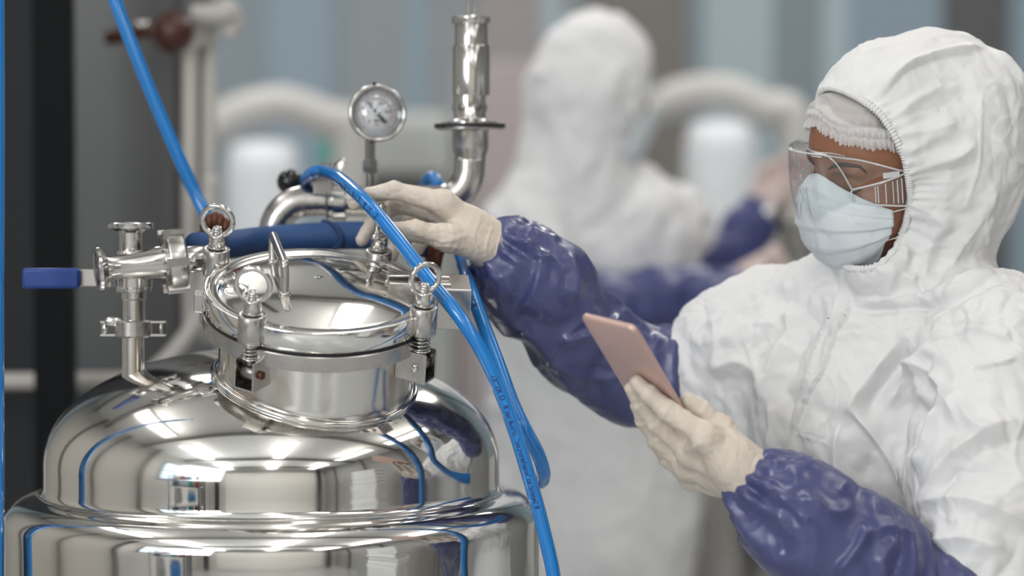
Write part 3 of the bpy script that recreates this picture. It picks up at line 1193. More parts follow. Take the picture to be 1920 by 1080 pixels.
for i, s in enumerate(['0', '0.1', '0.2', '0.3', '0.4', '0.5']):
    a = -135 + 54 * i
    put_text(s, 0.0055, dpt(0.46, a), gx, gy, gd, M['gasket'], dial, 'scale_number')
for i, s in enumerate(['0', '1', '2', '3', '4', '5']):
    put_text(s, 0.0042, dpt(0.93, -135 + 54 * i), gx, gy, gd, M['red'], dial, 'outer_number')
put_text('MPa', 0.0048, dpt(0.30, 180), gx, gy, gd, M['gasket'], dial, 'unit_text')
put_text('bar', 0.0036, dpt(0.44, 180), gx, gy, gd, M['red'], dial, 'unit_text')
nda = -41
d1 = gx * math.sin(math.radians(nda)) + gy * math.cos(math.radians(nda))
d2 = np.cross(gd, d1)
c0 = fz + gd * 0.0022
ndl = np.array([c0 + d1 * R0 * 0.68, c0 + d2 * 0.0014 + d1 * 0.001, c0 - d1 * R0 * 0.18 + d2 * 0.0012, c0 - d1 * R0 * 0.22 + d2 * 0.0024, c0 - d1 * R0 * 0.42 + d2 * 0.0024, c0 - d1 * R0 * 0.42 - d2 * 0.0024, c0 - d1 * R0 * 0.22 - d2 * 0.0024, c0 - d1 * R0 * 0.18 - d2 * 0.0012, c0 - d2 * 0.0014 + d1 * 0.001])
ndl = np.vstack([ndl, ndl + gd * 0.0006])
nf = [tuple(range(9)), tuple(range(9, 18))[::-1]] + [(i, i + 9, (i + 1) % 9 + 9, (i + 1) % 9) for i in range(9)]
part('needle', (ndl, nf), M['gasket'], pg, smooth=False)
part('needle_hub', lathe(fz, gd, [(0.003, 0), (0.003, 0.003), (0.002, 0.0038), (0, 0.004)], 20), M['steel_fit'], pg)
part('gauge_glass', lathe(gc - gd * 0.0012, gd, [(0, 0), (R0 * 0.87, 0), (R0 * 0.87, 0.0012), (0, 0.0012)], 64), M['clear'], pg)
part('top_plug', cyl(P(702, 160, YG - 0.022), P(702, 154, YG - 0.022), 0.0022, n=14), M['gasket'], pg)
rings(694, [(11, 300), (11, 270), (11, 262)], y=YG, name='gauge_socket', m=M['steel_dark'], root=pg, n=6, auto=20)
rings(694, [(8, 304), (9, 302), (9, 290)], y=YG, name='stem_neck', m=M['steel_dark'], root=pg)
rings(694, [(10, 325), (15, 322), (15.5, 320), (15.5, 304), (14, 299), (9, 297)], y=YG, name='hex_nut', m=M['steel_dark'], root=pg, n=6, auto=20)
rings(693, [(7, 352), (7, 320)], y=YG, name='stem_pipe', m=M['steel_dark'], root=pg)

# ================================================================== hoses


def hose_text(parent, pts, rad, s, size, s0, spin, name='printed_text'):
    """lettering wrapped on the hose surface, starting s0 metres along it"""
    V, F = text_mesh(s, size, 0, 0.00022)
    Tn, X, Y = sweep_frames(pts)
    pts = np.array(pts)
    seg = np.linalg.norm(np.diff(pts, axis=0), axis=1)
    cum = np.concatenate([[0], np.cumsum(seg)])
    out = []
    for v in V:
        sx = min(max(s0 + v[0], 0), cum[-1] - 1e-6)
        i = int(np.searchsorted(cum, sx, side='right') - 1)
        t = (sx - cum[i]) / seg[i]
        c = pts[i] * (1 - t) + pts[i + 1] * t
        tg = np.array(Tn[i]) * (1 - t) + np.array(Tn[i + 1]) * t
        tg /= np.linalg.norm(tg)
        nrm = np.array([0, -1.0, 0]) + np.array([0.2, 0, 0.45]) * spin
        nrm = nrm - np.dot(nrm, tg) * tg
        nrm /= np.linalg.norm(nrm)
        sd = np.cross(nrm, tg)
        a = (v[1] - size * 0.3) / rad
        out.append(c + (nrm * math.cos(a) + sd * math.sin(a)) * (rad + 0.00012))
    return child(name, (np.array(out), F), M['ink'], parent, smooth=False, label='dark printed lettering')


HTX = "ASTEM O   8 bar fabric.  'polyurethane' calibrated 8X12    8 x 12    8  X 12"
bp_ = PP((600, 372, 3.37), (578, 352, 3.33), (575, 336, 3.29), (588, 324, 3.26), (608, 322, 3.235), (640, 337, 3.15), (690, 382, 3.06), (742, 443, 3.02), (795, 512, 2.99), (818, 541, 2.975), (860, 592, 2.955), (905, 662, 2.95), (942, 742, 2.95), (970, 822, 2.95), (995, 905, 2.95), (1018, 990, 2.95), (1042, 1110, 2.95), (1050, 1300, 2.97))
hb_pts = catmull(bp_, 10)
hoseB = solo('air_hose', tube(hb_pts, 0.0083, 20, raw=True), M['hose_blue'], 'blue printed air hose arching from the pipe clamp over the lid and down', 'hose', 'blue air hoses')
hose_text(hoseB, hb_pts, 0.0083, HTX, 0.0098, 0.075, -0.55)
hose_text(hoseB, hb_pts, 0.0083, HTX[:52], 0.0078, 0.62, -0.3)
cp_ = PP((790, 380, 3.42), (798, 345, 3.40), (811, 333, 3.375), (822, 350, 3.36), (838, 400, 3.34), (862, 475, 3.24), (880, 535, 3.10), (905, 605, 3.05), (934, 682, 3.02), (962, 758, 3.0), (988, 812, 2.99), (1008, 850, 3.0), (1019, 884, 3.02), (1016, 902, 3.05), (1004, 905, 3.08))
hc_pts = catmull(cp_, 10)
hoseC = solo('air_hose', tube(hc_pts, 0.0083, 20, raw=True), M['hose_blue'], 'blue air hose passing behind the gloved hand, ending short beside the tank shoulder', 'hose', 'blue air hoses')
hose_text(hoseC, hc_pts, 0.0083, HTX[:52], 0.0092, 0.24, -0.4)
ap_ = PP((180, -120, 3.30), (215, -2, 3.30), (252, 96, 3.30), (296, 205, 3.30), (338, 302, 3.30), (372, 375, 3.30), (396, 425, 3.29), (404, 450, 3.28))
hoseA = solo('air_hose', tube(ap_, 0.0086, 20), M['hose_blue'], 'straight blue air hose slanting down from the top left behind the lid', 'hose', 'blue air hoses')
ep_ = PP((-6, -100, 3.0), (-5, 200, 3.0), (-6, 600, 3.0), (-5, 900, 3.0), (-8, 1300, 3.0))
hoseE = solo('air_hose', tube(ep_, 0.0086, 20), M['hose_blue'], 'blue air hose hanging vertically at the left edge of the picture', 'hose', 'blue air hoses')

rp_ = PP((366, 463, 3.125), (420, 460, 3.175), (500, 450, 3.25), (600, 443, 3.25), (700, 442, 3.25), (780, 452, 3.24), (835, 470, 3.24))
hr_ = solo('rubber_hose', tube(rp_, 0.0178, 40), M['hose_rubber'], 'thick dark blue wrapped rubber hose lying behind the manhole lid', 'hose')
rpc = catmull(rp_, 8)


def ring_on(pts, s, r1, r2, w):
    seg = np.linalg.norm(np.diff(np.array(pts), axis=0), axis=1)
    cum = np.concatenate([[0], np.cumsum(seg)])
    i = int(np.searchsorted(cum, s * cum[-1]) - 1)
    d = pts[i + 1] - pts[i]
    return pts[i], d / np.linalg.norm(d)


c_, d_ = ring_on(rpc, 0.60, 0, 0, 0)
M['hose_band'] = mat('dark_hose_band', (0.012, 0.04, 0.13), 0.6)
child('spiral_band', tube([P(618, 468, 3.2545), P(622, 470, 3.24), P(640, 452, 3.2315), P(632, 428, 3.234), P(617, 418, 3.245), P(606, 416, 3.255)], 0.0035, 8), M['hose_band'], hr_, label='dark spiral wrap mark')
hcl = solo('hose_clamp', lathe(rpc[1] - (rpc[2] - rpc[1]) * 0.1, rpc[6] - rpc[1], [(0.0182, 0.012), (0.0205, 0.012), (0.0205, 0.030), (0.0182, 0.030)], 40, close=True), M['rust'], 'rusty brown clamp around the left end of the thick blue hose', 'clamp')
for i in range(5):
    child('clamp_lobe', sphere(P(384 + i * 10, 425 - 12 * math.sin(PI * i / 4), 3.155), 0.0085, 18, 10, (0.75, 1, 1.3)), M['rust'], hcl)
hcr = solo('hose_coupling', lathe(P(800, 474, 3.235), (1, 0.1, -0.15), [(0.0185, 0), (0.024, 0.001), (0.025, 0.005), (0.022, 0.008), (0.025, 0.012), (0.025, 0.018), (0.02, 0.02), (0.018, 0.02)], 12), M['rust'], 'dark rusty coupling at the right end of the thick blue hose under the hand', 'coupling')
# ================================================================== materials of the people
M['skin'] = mat('brown_skin', (0.30, 0.135, 0.075), 0.5, 0.0, **{'Subsurface Weight': 0.08, 'Subsurface Radius': (0.01, 0.004, 0.002)})
add_bump(M['skin'], 420, 0.12, 0.0006, 2)
M['hair'] = mat('dark_brown_hair', (0.035, 0.018, 0.012), 0.6)
M['hair_cap'] = mat('brown_hair', (0.12, 0.055, 0.035), 0.6)
M['suit'] = mat('white_coverall_fabric', (0.76, 0.755, 0.755), 0.72, 0.0, **{'Sheen Weight': 0.1})
_t, _m = add_bump(M['suit'], 17, 0.9, 0.007, 2)
_t.noise_type = 'RIDGED_MULTIFRACTAL'
_t.inputs['Roughness'].default_value = 0.4
_t, _m = add_bump(M['suit'], 48, 0.5, 0.0025, 2)
_t.noise_type = 'RIDGED_MULTIFRACTAL'
add_bump(M['suit'], 900, 0.12, 0.0004, 2)
M['sleeve'] = mat('navy_vinyl_sleeve', (0.062, 0.070, 0.185), 0.30, 0.0, **{'Specular IOR Level': 0.6})
var_rough(M['sleeve'], 30, 0.2, 0.42)
add_bump(M['sleeve'], 34, 0.45, 0.004, 2)
M['glove'] = mat('cream_latex', (0.70, 0.61, 0.52), 0.5, 0.0, **{'Subsurface Weight': 0.1, 'Subsurface Radius': (0.008, 0.004, 0.003)})
var_col(M['glove'], 28, (0.71, 0.63, 0.54), (0.66, 0.53, 0.45), 0.45, 0.8)
add_bump(M['glove'], 95, 0.25, 0.0012, 3)
M['mask'] = mat('pale_blue_mask', (0.66, 0.71, 0.74), 0.7)
add_bump(M['mask'], 60, 0.3, 0.0015, 2)
M['stitch'] = mat('grey_stitching', (0.10, 0.13, 0.17), 0.7)
M['phone'] = mat('rose_gold_metal', (0.70, 0.485, 0.435), 0.36, 0.55)
M['screen'] = mat('phone_screen', (0.01, 0.01, 0.012), 0.05)


M['whitened_rim'] = mat('whitened_plastic_rim', (0.86, 0.89, 0.91), 0.12)  # white put into the colour for the light that clear plastic edges catch
M['whitened_rim'].node_tree.nodes['Principled BSDF'].inputs['Alpha'].default_value = 0.55


def gauze(name, col, alpha):
    m = mat(name, col, 0.8)
    m.node_tree.nodes['Principled BSDF'].inputs['Alpha'].default_value = alpha
    return m


M['gauze'] = gauze('white_gauze', (0.87, 0.84, 0.83), 0.5)
M['gauze_hem'] = gauze('white_gauze_hem', (0.88, 0.86, 0.86), 0.55)

# ================================================================== the worker in front
worker = thing('person', 'worker in white hooded coverall, clear goggles and face mask, reaching over the tank lid', 'person', tuple(P(1690, 600, 3.14) * [1, 1, 0]))
HC = P(1672, 308, 3.10)
psi, phi = math.radians(25), math.radians(12)
hf = np.array([-math.cos(psi) * math.cos(phi), -math.sin(psi) * math.cos(phi), -math.sin(phi)])
hl = np.array([math.sin(psi), -math.cos(psi), 0.0])
hu = np.cross(hf, hl)
roll = math.radians(11)
hl, hu = hl * math.cos(roll) - hu * math.sin(roll), hu * math.cos(roll) + hl * math.sin(roll)
HA = np.array([hf, hl, hu])


def Hp(x, y, z):
    return HC + hf * x + hl * y + hu * z


def Hl(p):
    return (p - HC) @ HA.T


def head_sdf(p):
    q = Hl(p)
    qa = q.copy()
    qa[:, 1] = np.abs(qa[:, 1])
    d = sd_ell(q, (-0.012, 0, 0.032), (0.106, 0.078, 0.090))
    d = su(d, sd_ell(q, (0.030, 0, -0.035), (0.066, 0.066, 0.085)), 0.03)
    d = su(d, sd_ell(q, (0.058, 0, 0.038), (0.040, 0.058, 0.040)), 0.02)
    d = su(d, sd_ell(qa, (0.078, 0.026, 0.018), (0.016, 0.028, 0.009)), 0.012)
    d = su(d, sd_ell(qa, (0.058, 0.046, -0.028), (0.024, 0.022, 0.020)), 0.015)
    d = ss(d, sd_ell(qa, (0.100, 0.033, -0.001), (0.017, 0.018, 0.013)), 0.012)
    d = su(d, sd_ell(qa, (0.074, 0.033, -0.001), (0.0145, 0.016, 0.0125)), 0.003)
    d = su(d, sd_cone(q, (0.088, 0, 0.006), (0.108, 0, -0.036), 0.008, 0.011), 0.010)
    d = su(d, sd_ell(qa, (0.100, 0.011, -0.040), (0.010, 0.008, 0.007)), 0.006)
    d = su(d, sd_ell(q, (0.086, 0, -0.066), (0.014, 0.024, 0.009)), 0.008)
    d = ss(d, sd_ell(q, (0.104, 0, -0.0655), (0.012, 0.022, 0.0014)), 0.002)
    d = su(d, sd_ell(q, (0.070, 0, -0.102), (0.024, 0.026, 0.020)), 0.02)
    d = su(d, sd_ell(qa, (-0.010, 0.076, -0.012), (0.018, 0.007, 0.030)), 0.005)
    return d


NB = P(1738, 560, 3.15)            # base of the neck
SR, SL = P(1425, 612, 3.25), P(1862, 655, 3.02)
sl_ = np.array([0.86, -0.51, 0.0])
cf_ = np.array([-0.51, -0.86, 0.0])
TA = np.array([cf_, sl_, [0, 0, 1.0]])
RWr, LWr = P(935, 470, 3.14), P(1412, 905, 2.865)
REl, LEl = P(1200, 700, 3.23), P(1835, 1150, 2.90)


def body_sdf(p):
    d = head_sdf(p)
    d = su(d, sd_cone(p, Hp(-0.02, 0, -0.07), NB, 0.052, 0.058), 0.02)
    t = sd_ell(p, P(1690, 880, 3.17), (0.088, 0.135, 0.26), TA)
    t = su(t, chain(p, [SR, NB - (0, 0, 0.03), SL], [0.040, 0.055, 0.045], 0.03), 0.03)
    d = su(d, t, 0.03)
    d = su(d, chain(p, [SR, REl, RWr], [0.040, 0.033, 0.022], 0.01), 0.02)
    d = su(d, chain(p, [SL, LEl, LWr], [0.042, 0.036, 0.022], 0.01), 0.02)
    return d


V, F = surface_nets(body_sdf, (-0.06, 2.80, 0.93), (0.66, 3.36, 1.72), 0.0026)
part('body', (V, F), M['skin'], worker)

# ---- eyes, brows, lashes
def stroke_on(sdf, pts, r, off):
    out = []
    for q in catmull(pts, 6):
        p = Hp(*q)
        for _ in range(8):
            e = 1e-4
            v0 = sdf(p[None])[0] - off
            g = np.array([sdf((p + e * ax)[None])[0] - sdf((p - e * ax)[None])[0] for ax in np.eye(3)]) / (2 * e)
            p = p - g * v0 / (g @ g + 1e-9)
        out.append(p)
    return out


for s in (1, -1):
    lash = stroke_on(head_sdf, [(0.086, s * 0.019, -0.007), (0.09, s * 0.026, -0.0105), (0.088, s * 0.034, -0.0115), (0.083, s * 0.042, -0.009), (0.078, s * 0.049, -0.004)], 0.001, 0.0003)
    child('eyelash', tube(lash, lambda t: 0.0013 * (0.4 + math.sin(PI * t)), 8, raw=True), M['hair'], worker)
    for j in range(9):
        i = int((j + 1) / 11 * (len(lash) - 1))
        q = lash[i]
        child('eyelash_hair', tube([q, q + hf * 0.004 - hu * 0.0025, q + hf * 0.007 + hl * s * 0.002 - hu * 0.003], lambda t: 0.00035 * (1.1 - t), 5), M['hair'], worker)
    br = stroke_on(head_sdf, [(0.098, s * 0.014, 0.018), (0.096, s * 0.026, 0.024), (0.088, s * 0.040, 0.025), (0.074, s * 0.053, 0.017)], 0.002, 0.0004)
    child('eyebrow', tube(br, lambda t: 0.0022 * (0.35 + math.sin(PI * t) ** 0.7) * 0.9, 8, raw=True), M['hair'], worker)

# ---- hair under the net
def shell_grid(sdf, az, zs, off, org=(0, 0, 0)):
    """points where rays from the head's axis leave the surface sdf = off"""
    A, Z = np.meshgrid(az, zs, indexing='ij') if np.ndim(zs) == 1 else (np.repeat(az[:, None], zs.shape[1], 1), zs)
    D = np.cos(A)[..., None] * hf + np.sin(A)[..., None] * hl
    O = HC + Z[..., None] * hu + org[0] * hf
    O = O.reshape(-1, 3)
    D = D.reshape(-1, 3)
    lo = np.zeros(len(O))
    hi = np.full(len(O), 0.20)
    of = off.reshape(-1) if isinstance(off, np.ndarray) else off
    for _ in range(26):
        m = (lo + hi) / 2
        v = sdf(O + D * m[:, None]) < of
        lo = np.where(v, m, lo)
        hi = np.where(v, hi, m)
    return (O + D * lo[:, None]).reshape(A.shape + (3,))


def skull_only(p):
    q = Hl(p)
    d = sd_ell(q, (-0.012, 0, 0.032), (0.106, 0.078, 0.090))
    return su(d, sd_ell(q, (0.058, 0, 0.038), (0.040, 0.058, 0.040)), 0.02)


az = np.linspace(-1.9, 1.9, 120)
zt = 0.118


def zh(a):
    return 0.074 - 0.030 * np.abs(a) ** 1.1


T = np.linspace(0, 1, 30)
Z = zh(az)[:, None] * (1 - T) + zt * T
G = shell_grid(skull_only, az, Z, np.full(Z.shape, 0.002), org=(-0.01, 0, 0))
part('hair', grid_surface(G), M['hair_cap'], worker)

# ---- face mask
nu, nv = 121, 90
uu = np.linspace(-1, 1, nu)
vv = np.linspace(0, 1, nv)
U, Vv = np.meshgrid(uu, vv, indexing='ij')
zt_ = 0.010 - 0.042 * np.abs(U) ** 1.25
zb_ = -0.128 + 0.054 * np.abs(U) ** 1.6
zz = zt_ * (1 - Vv) + zb_ * Vv
prx = np.interp(Vv, [0, 0.10, 0.25, 0.45, 0.62, 0.80, 0.92, 1.0], [0.104, 0.117, 0.1245, 0.1255, 0.121, 0.105, 0.085, 0.066])
edge_x = 0.051 + 0.006 * Vv
lat_max = np.interp(Vv, [0, 0.3, 0.7, 1], [0.0715, 0.0725, 0.069, 0.058])
ang = U * PI / 2
ca = np.cos(ang)
X_ = edge_x + (prx - edge_x) * ca ** 0.85
Y_ = lat_max * np.sin(ang) * (1 - 0.06 * np.sin(2 * np.abs(ang)))
ph = Vv * 4.2 + 0.12 * np.sin(3 * U)
saw = (ph % 1.0)
pl = np.clip(saw / 0.8, 0, 1) * np.clip((1 - saw) / 0.18, 0, 1)
env = np.clip((Vv - 0.16) / 0.1, 0, 1) * np.clip((0.93 - Vv) / 0.1, 0, 1)
dsp = 0.0028 * pl * env * (0.55 + 0.45 * np.abs(U))
pts3 = HC + X_[..., None] * hf + Y_[..., None] * hl + zz[..., None] * hu
cr_ = crumple(pts3.reshape(-1, 3), 26, 5.0, 2).reshape(X_.shape) * 0.0013
# the mask clings to the bridge of the nose
nd_ = np.stack([ca, np.sin(ang)], -1)
outw = nd_[..., :1] * hf + nd_[..., 1:] * hl
pts3 = pts3 + outw * (dsp + cr_)[..., None]
mask = part('face_mask', grid_surface(pts3, 0.0012), M['mask'], worker)


def mask_pt(u, v):
    i = (u + 1) / 2 * (nu - 1)
    k = v * (nv - 1)
    i0, k0 = min(int(i), nu - 2), min(int(k), nv - 2)
    a, b = i - i0, k - k0
    return (pts3[i0, k0] * (1 - a) * (1 - b) + pts3[i0 + 1, k0] * a * (1 - b) + pts3[i0, k0 + 1] * (1 - a) * b + pts3[i0 + 1, k0 + 1] * a * b)


st = []
for row in (0.035, 0.105, 0.135):
    for i in range(84):
        u = -0.98 + 1.94 * i / 83
        a, b = mask_pt(u, row), mask_pt(min(u + 0.009, 1), row)
        st.append(tube([a + hf * 0.0004 + hl * 0.0003, b + hf * 0.0004 + hl * 0.0003], 0.00048, 4, raw=True))
for col_ in (0.91, 0.945, 0.975):
    for i in range(34):
        v = 0.04 + 0.93 * i / 33
        a, b = mask_pt(col_, v), mask_pt(col_, min(v + 0.012, 1))
        st.append(tube([a + hl * 0.0005, b + hl * 0.0005], 0.00048, 4, raw=True))
child('stitching', merge(*st), M['stitch'], mask)
child('ear_loop', tube([mask_pt(1, 0.06), Hp(0.02, 0.079, -0.028), Hp(-0.004, 0.084, 0.006), Hp(-0.02, 0.082, -0.02), Hp(0.015, 0.078, -0.06), mask_pt(1, 0.95)], 0.0007, 8), M['suit'], mask)

# ---- goggles
gz = thing  # (goggles are worn: a part of the person)


def lens_x(y):
    return 0.139 - 14.5 * y * y


def lens_top(y):
    a = abs(y)
    return 0.046 - 0.006 * (a / 0.05) ** 2 - 0.040 * max(0, (a - 0.036) / 0.018) ** 2


def lens_bot(y):
    a = abs(y)
    nose = 0.046 * math.exp(-(a / 0.0105) ** 2)
    return -0.047 + nose + 0.030 * max(0, (a - 0.038) / 0.016) ** 2


ys = np.linspace(-0.054, 0.054, 61)
G = np.zeros((61, 26, 3))
for i, y in enumerate(ys):
    t0, b0 = lens_top(y), lens_bot(y)
    for k in range(26):
        v = k / 25
        z = t0 * (1 - v) + b0 * v
        G[i, k] = Hp(lens_x(y) - 0.004 * (2 * v - 0.7) ** 2 - 0.10 * max(0, -z) * 0.6, y, z)
gog = part('goggles', grid_surface(G, 0.0016), M['clear'], worker, label='clear wraparound safety goggles')
lens_edge = [G[i, 0] for i in range(0, 61, 2)] + [G[60, k] for k in range(3, 25, 3)] + [G[i, 25] for i in range(60, -1, -2)] + [G[0, k] for k in range(22, 2, -3)]
child('lens_rim', tube(lens_edge, 0.0011, 8, closed=True, seg=3), M['whitened_rim'], gog)


def back_rim(s):
    """rim resting on brow and temple, s from -1 to 1"""
    a = abs(s)
    y = 0.079 * math.sin(s * PI / 2)
    x = 0.030 + 0.074 * math.cos(s * PI / 2) ** 0.8
    z = 0.036 - 0.006 * a ** 2 - 0.018 * max(0, (a - 0.45) / 0.55) ** 1.6
    return Hp(x, y, z)


S = np.linspace(-1, 1, 61)
G2 = np.zeros((61, 10, 3))
for i, s in enumerate(S):
    y = 0.054 * math.sin(s * PI / 2) ** 1 if True else 0
    front = Hp(lens_x(y) - 0.004 * 0.49, y, lens_top(y))
    back = back_rim(s)
    for k in range(10):
        t = k / 9
        G2[i, k] = front * (1 - t) + back * t + hu * 0.004 * math.sin(PI * t)
child('brow_guard', grid_surface(G2[:, ::-1], 0.0014), M['clear'], gog)
child('brow_rim', tube([G2[i, 9] for i in range(0, 61, 2)], 0.0012, 8, seg=3), M['whitened_rim'], gog)
for s in (1, -1):
    G3 = np.zeros((24, 12, 3))
    for i in range(24):
        t = i / 23
        for k in range(12):
            v = k / 11
            y0 = 0.054
            f0 = Hp(lens_x(y0) - 0.002, s * y0, lens_top(y0) * (1 - v) + lens_bot(y0) * v)
            b0 = Hp(0.030, s * 0.080, 0.012 * (1 - v) - 0.030 * v)
            G3[i, k] = f0 * (1 - t) + b0 * t + hl * s * 0.006 * math.sin(PI * t)
    sp = child('side_shield', grid_surface(G3 if s > 0 else G3[::-1], 0.0016), M['clear'], gog)
    child('shield_rim', tube([G3[i, 0] for i in range(0, 24, 3)] + [G3[23, k] for k in range(1, 11, 3)] + [G3[i, 11] for i in range(23, -1, -3)], 0.0012, 8, seg=3), M['whitened_rim'], gog)
    for t in (0.36, 0.41, 0.56, 0.66, 0.76, 0.86):
        i = int(t * 23)
        child('shield_rib', tube([G3[i, k] + hl * s * 0.0009 for k in range(1, 11, 3)], 0.0008, 6, seg=3), M['whitened_rim'], gog)
    child('temple_arm', box(Hp(-0.005, s * 0.083, 0.006), (0.085, 0.0035, 0.011), (hf, hl, hu)), M['whitened_rim'], gog, smooth=False, bevel=0.001)
    child('hinge_block', box(Hp(0.052, s * 0.0745, 0.012), (0.020, 0.004, 0.007), (hf * 0.94 - hl * s * 0.34, hl * 0.94 + hf * s * 0.34, hu)), M['whitened_rim'], gog, smooth=False, bevel=0.001)

# ---- the coverall
HOODC = P(1742, 262, 3.125)
OPC = Hp(0.128, 0.004, -0.012)
OPR = np.array([0.140, 0.099, 0.128])


def hood_sdf(p):
    d = sd_ell(p, HOODC, (0.122, 0.112, 0.134))
    d = su(d, sd_ell(p, P(1800, 215, 3.13), (0.080, 0.090, 0.078)), 0.03)
    d = su(d, sd_ell(p, P(1650, 190, 3.10), (0.066, 0.085, 0.066)), 0.03)
    d = su(d, sd_cone(p, P(1745, 330, 3.125), P(1730, 500, 3.13), 0.108, 0.082), 0.04)
    d = su(d, sd_ell(p, P(1650, 505, 3.09), (0.052, 0.062, 0.036)), 0.03)
    d = su(d, skull_only(p) - 0.0165, 0.012)
    return d


OX = ([-0.130, -0.112, -0.102, -0.092, -0.080, -0.055, -0.020, 0.030, 0.086, 0.108, 0.124, 0.140, 0.165], [0.200, 0.150, 0.095, 0.062, 0.042, 0.033, 0.030, 0.038, 0.055, 0.070, 0.088, 0.115, 0.190])


def open_x(z):
    return np.interp(z, OX[0], OX[1])


def open_sdf(p):
    """negative in front of the hood's opening"""
    q = Hl(p)
    return (open_x(q[:, 2]) - q[:, 0]) * 0.8


# ---- bouffant net: loose gauze with a gathered hem
az = np.linspace(-1.55, 1.75, 640)


def znet(a):
    return 0.074 - 0.033 * np.clip(np.abs(a), 0, 2) ** 1.15 - 0.003 * np.sin(a * 5)


T = np.linspace(0, 1, 46)
Z = znet(az)[:, None] * (1 - T) + 0.121 * T
gath = np.sin(az * 62 + 1.5 * np.sin(az * 9))[:, None]
offn = 0.0045 + 0.0075 * np.sin(np.clip(T * 1.15, 0, 1) * PI)[None, :] ** 0.8 + gath * 0.0016 * np.exp(-T * 5)[None, :]
offn = offn + 0.0022 * np.abs(np.sin(T * 14 + 0.6 * np.sin(az * 6)[:, None])) * np.clip(T * 4, 0, 1)[None, :]
offn = offn + 0.004 * np.exp(-((az[:, None]) / 0.6) ** 2) * np.exp(-((T[None, :] - 0.18) / 0.25) ** 2)
G = shell_grid(skull_only, az, Z, offn, org=(-0.01, 0, 0))
cov = np.clip((open_sdf(G.reshape(-1, 3)) + 0.010) / 0.008, 0, 1).reshape(Z.shape)      # tucked under the hood
G = shell_grid(skull_only, az, Z, offn * (1 - cov) + 0.002 * cov, org=(-0.01, 0, 0))
net = part('hair_net', grid_surface(G), M['gauze'], worker)
T2 = np.linspace(0, 1, 12)
wav = np.sin(az * 118 + 2.2 * np.sin(az * 13)) + 0.4 * np.sin(az * 57)
Z2 = (znet(az) + 0.006)[:, None] - (0.014 + 0.0007 * wav + 0.0012 * np.sin(az * 21))[:, None] * T2[None, :]
off2 = 0.006 + 0.0016 * wav[:, None] * T2[None, :] + 0.001 + 0.002 * np.sin(T2 * PI)[None, :]
G = shell_grid(skull_only, az, Z2, off2, org=(-0.01, 0, 0))
child('gathered_hem', grid_surface(G), M['gauze_hem'], net)
G = shell_grid(skull_only, az, (znet(az) + 0.016)[:, None] - (0.010 + 0.0007 * np.roll(wav, 9))[:, None] * T2[None, :], off2 + 0.002, org=(-0.01, 0, 0))
child('gathered_hem', grid_surface(G), M['gauze_hem'], net)


def coverall_sdf(p):
    h0 = hood_sdf(p)
    o = open_sdf(p)
    h = ss(h0, o, 0.003)
    cav = np.maximum(h0 + 0.005, o - 0.055)
    h = ss(h, cav, 0.002)
    t = sd_ell(p, P(1672, 880, 3.17), (0.125, 0.172, 0.30), TA)
    t = su(t, sd_ell(p, P(1600, 800, 3.12), (0.10, 0.13, 0.16), TA), 0.05)
    t = su(t, chain(p, [P(1440, 605, 3.24), P(1590, 585, 3.17), P(1735, 590, 3.14), P(1855, 645, 3.03)], [0.064, 0.058, 0.082, 0.080], 0.05), 0.06)
    ra = chain(p, [P(1440, 605, 3.24), P(1370, 640, 3.23), P(1297, 680, 3.235)], [0.066, 0.062, 0.051], 0.02)
    # the end of the white sleeve is cut off square
    t = su(t, ra, 0.03)
    t = su(t, sd_ell(p, P(1420, 720, 3.20), (0.07, 0.09, 0.10), TA), 0.05)
    la = chain(p, [P(1860, 650, 3.02), P(1850, 860, 2.965), P(1835, 1130, 2.91)], [0.088, 0.090, 0.080], 0.02)
    t = su(t, la, 0.022)
    return su(h, t, 0.016)


V, F = surface_nets(coverall_sdf, (0.19, 2.78, 0.96), (0.74, 3.40, 1.73), 0.0025)
N = vert_normals(V, F)
px, py = scr(V)
hood_w = np.clip((coverall_sdf(V + N * 0.0) * 0 + (V[:, 2] - P(0, 555, 3.1)[2])) / 0.03, 0, 1)
arm_w = np.clip((px - 1690) / 60, 0, 1) * np.clip((py - 600) / 60, 0, 1)
B1 = crumple(V * [1.0, 1.0, 0.75], 11, 2.0, 3)
B2 = crumple(V, 27, 9.0, 2)
amp = 0.0062 * (1 - hood_w) + 0.0034 * hood_w + 0.0022 * arm_w
h = amp * B1 + 0.0012 * B2
h += (0.0030 - 0.0010 * hood_w) * creases(V * [1, 1, 0.8], 9, 3.0, 0.09) - 0.0026 * creases(V, 12, 13.0, 0.10) + (0.0016 - 0.0004 * hood_w) * creases(V, 24, 23.0, 0.10)
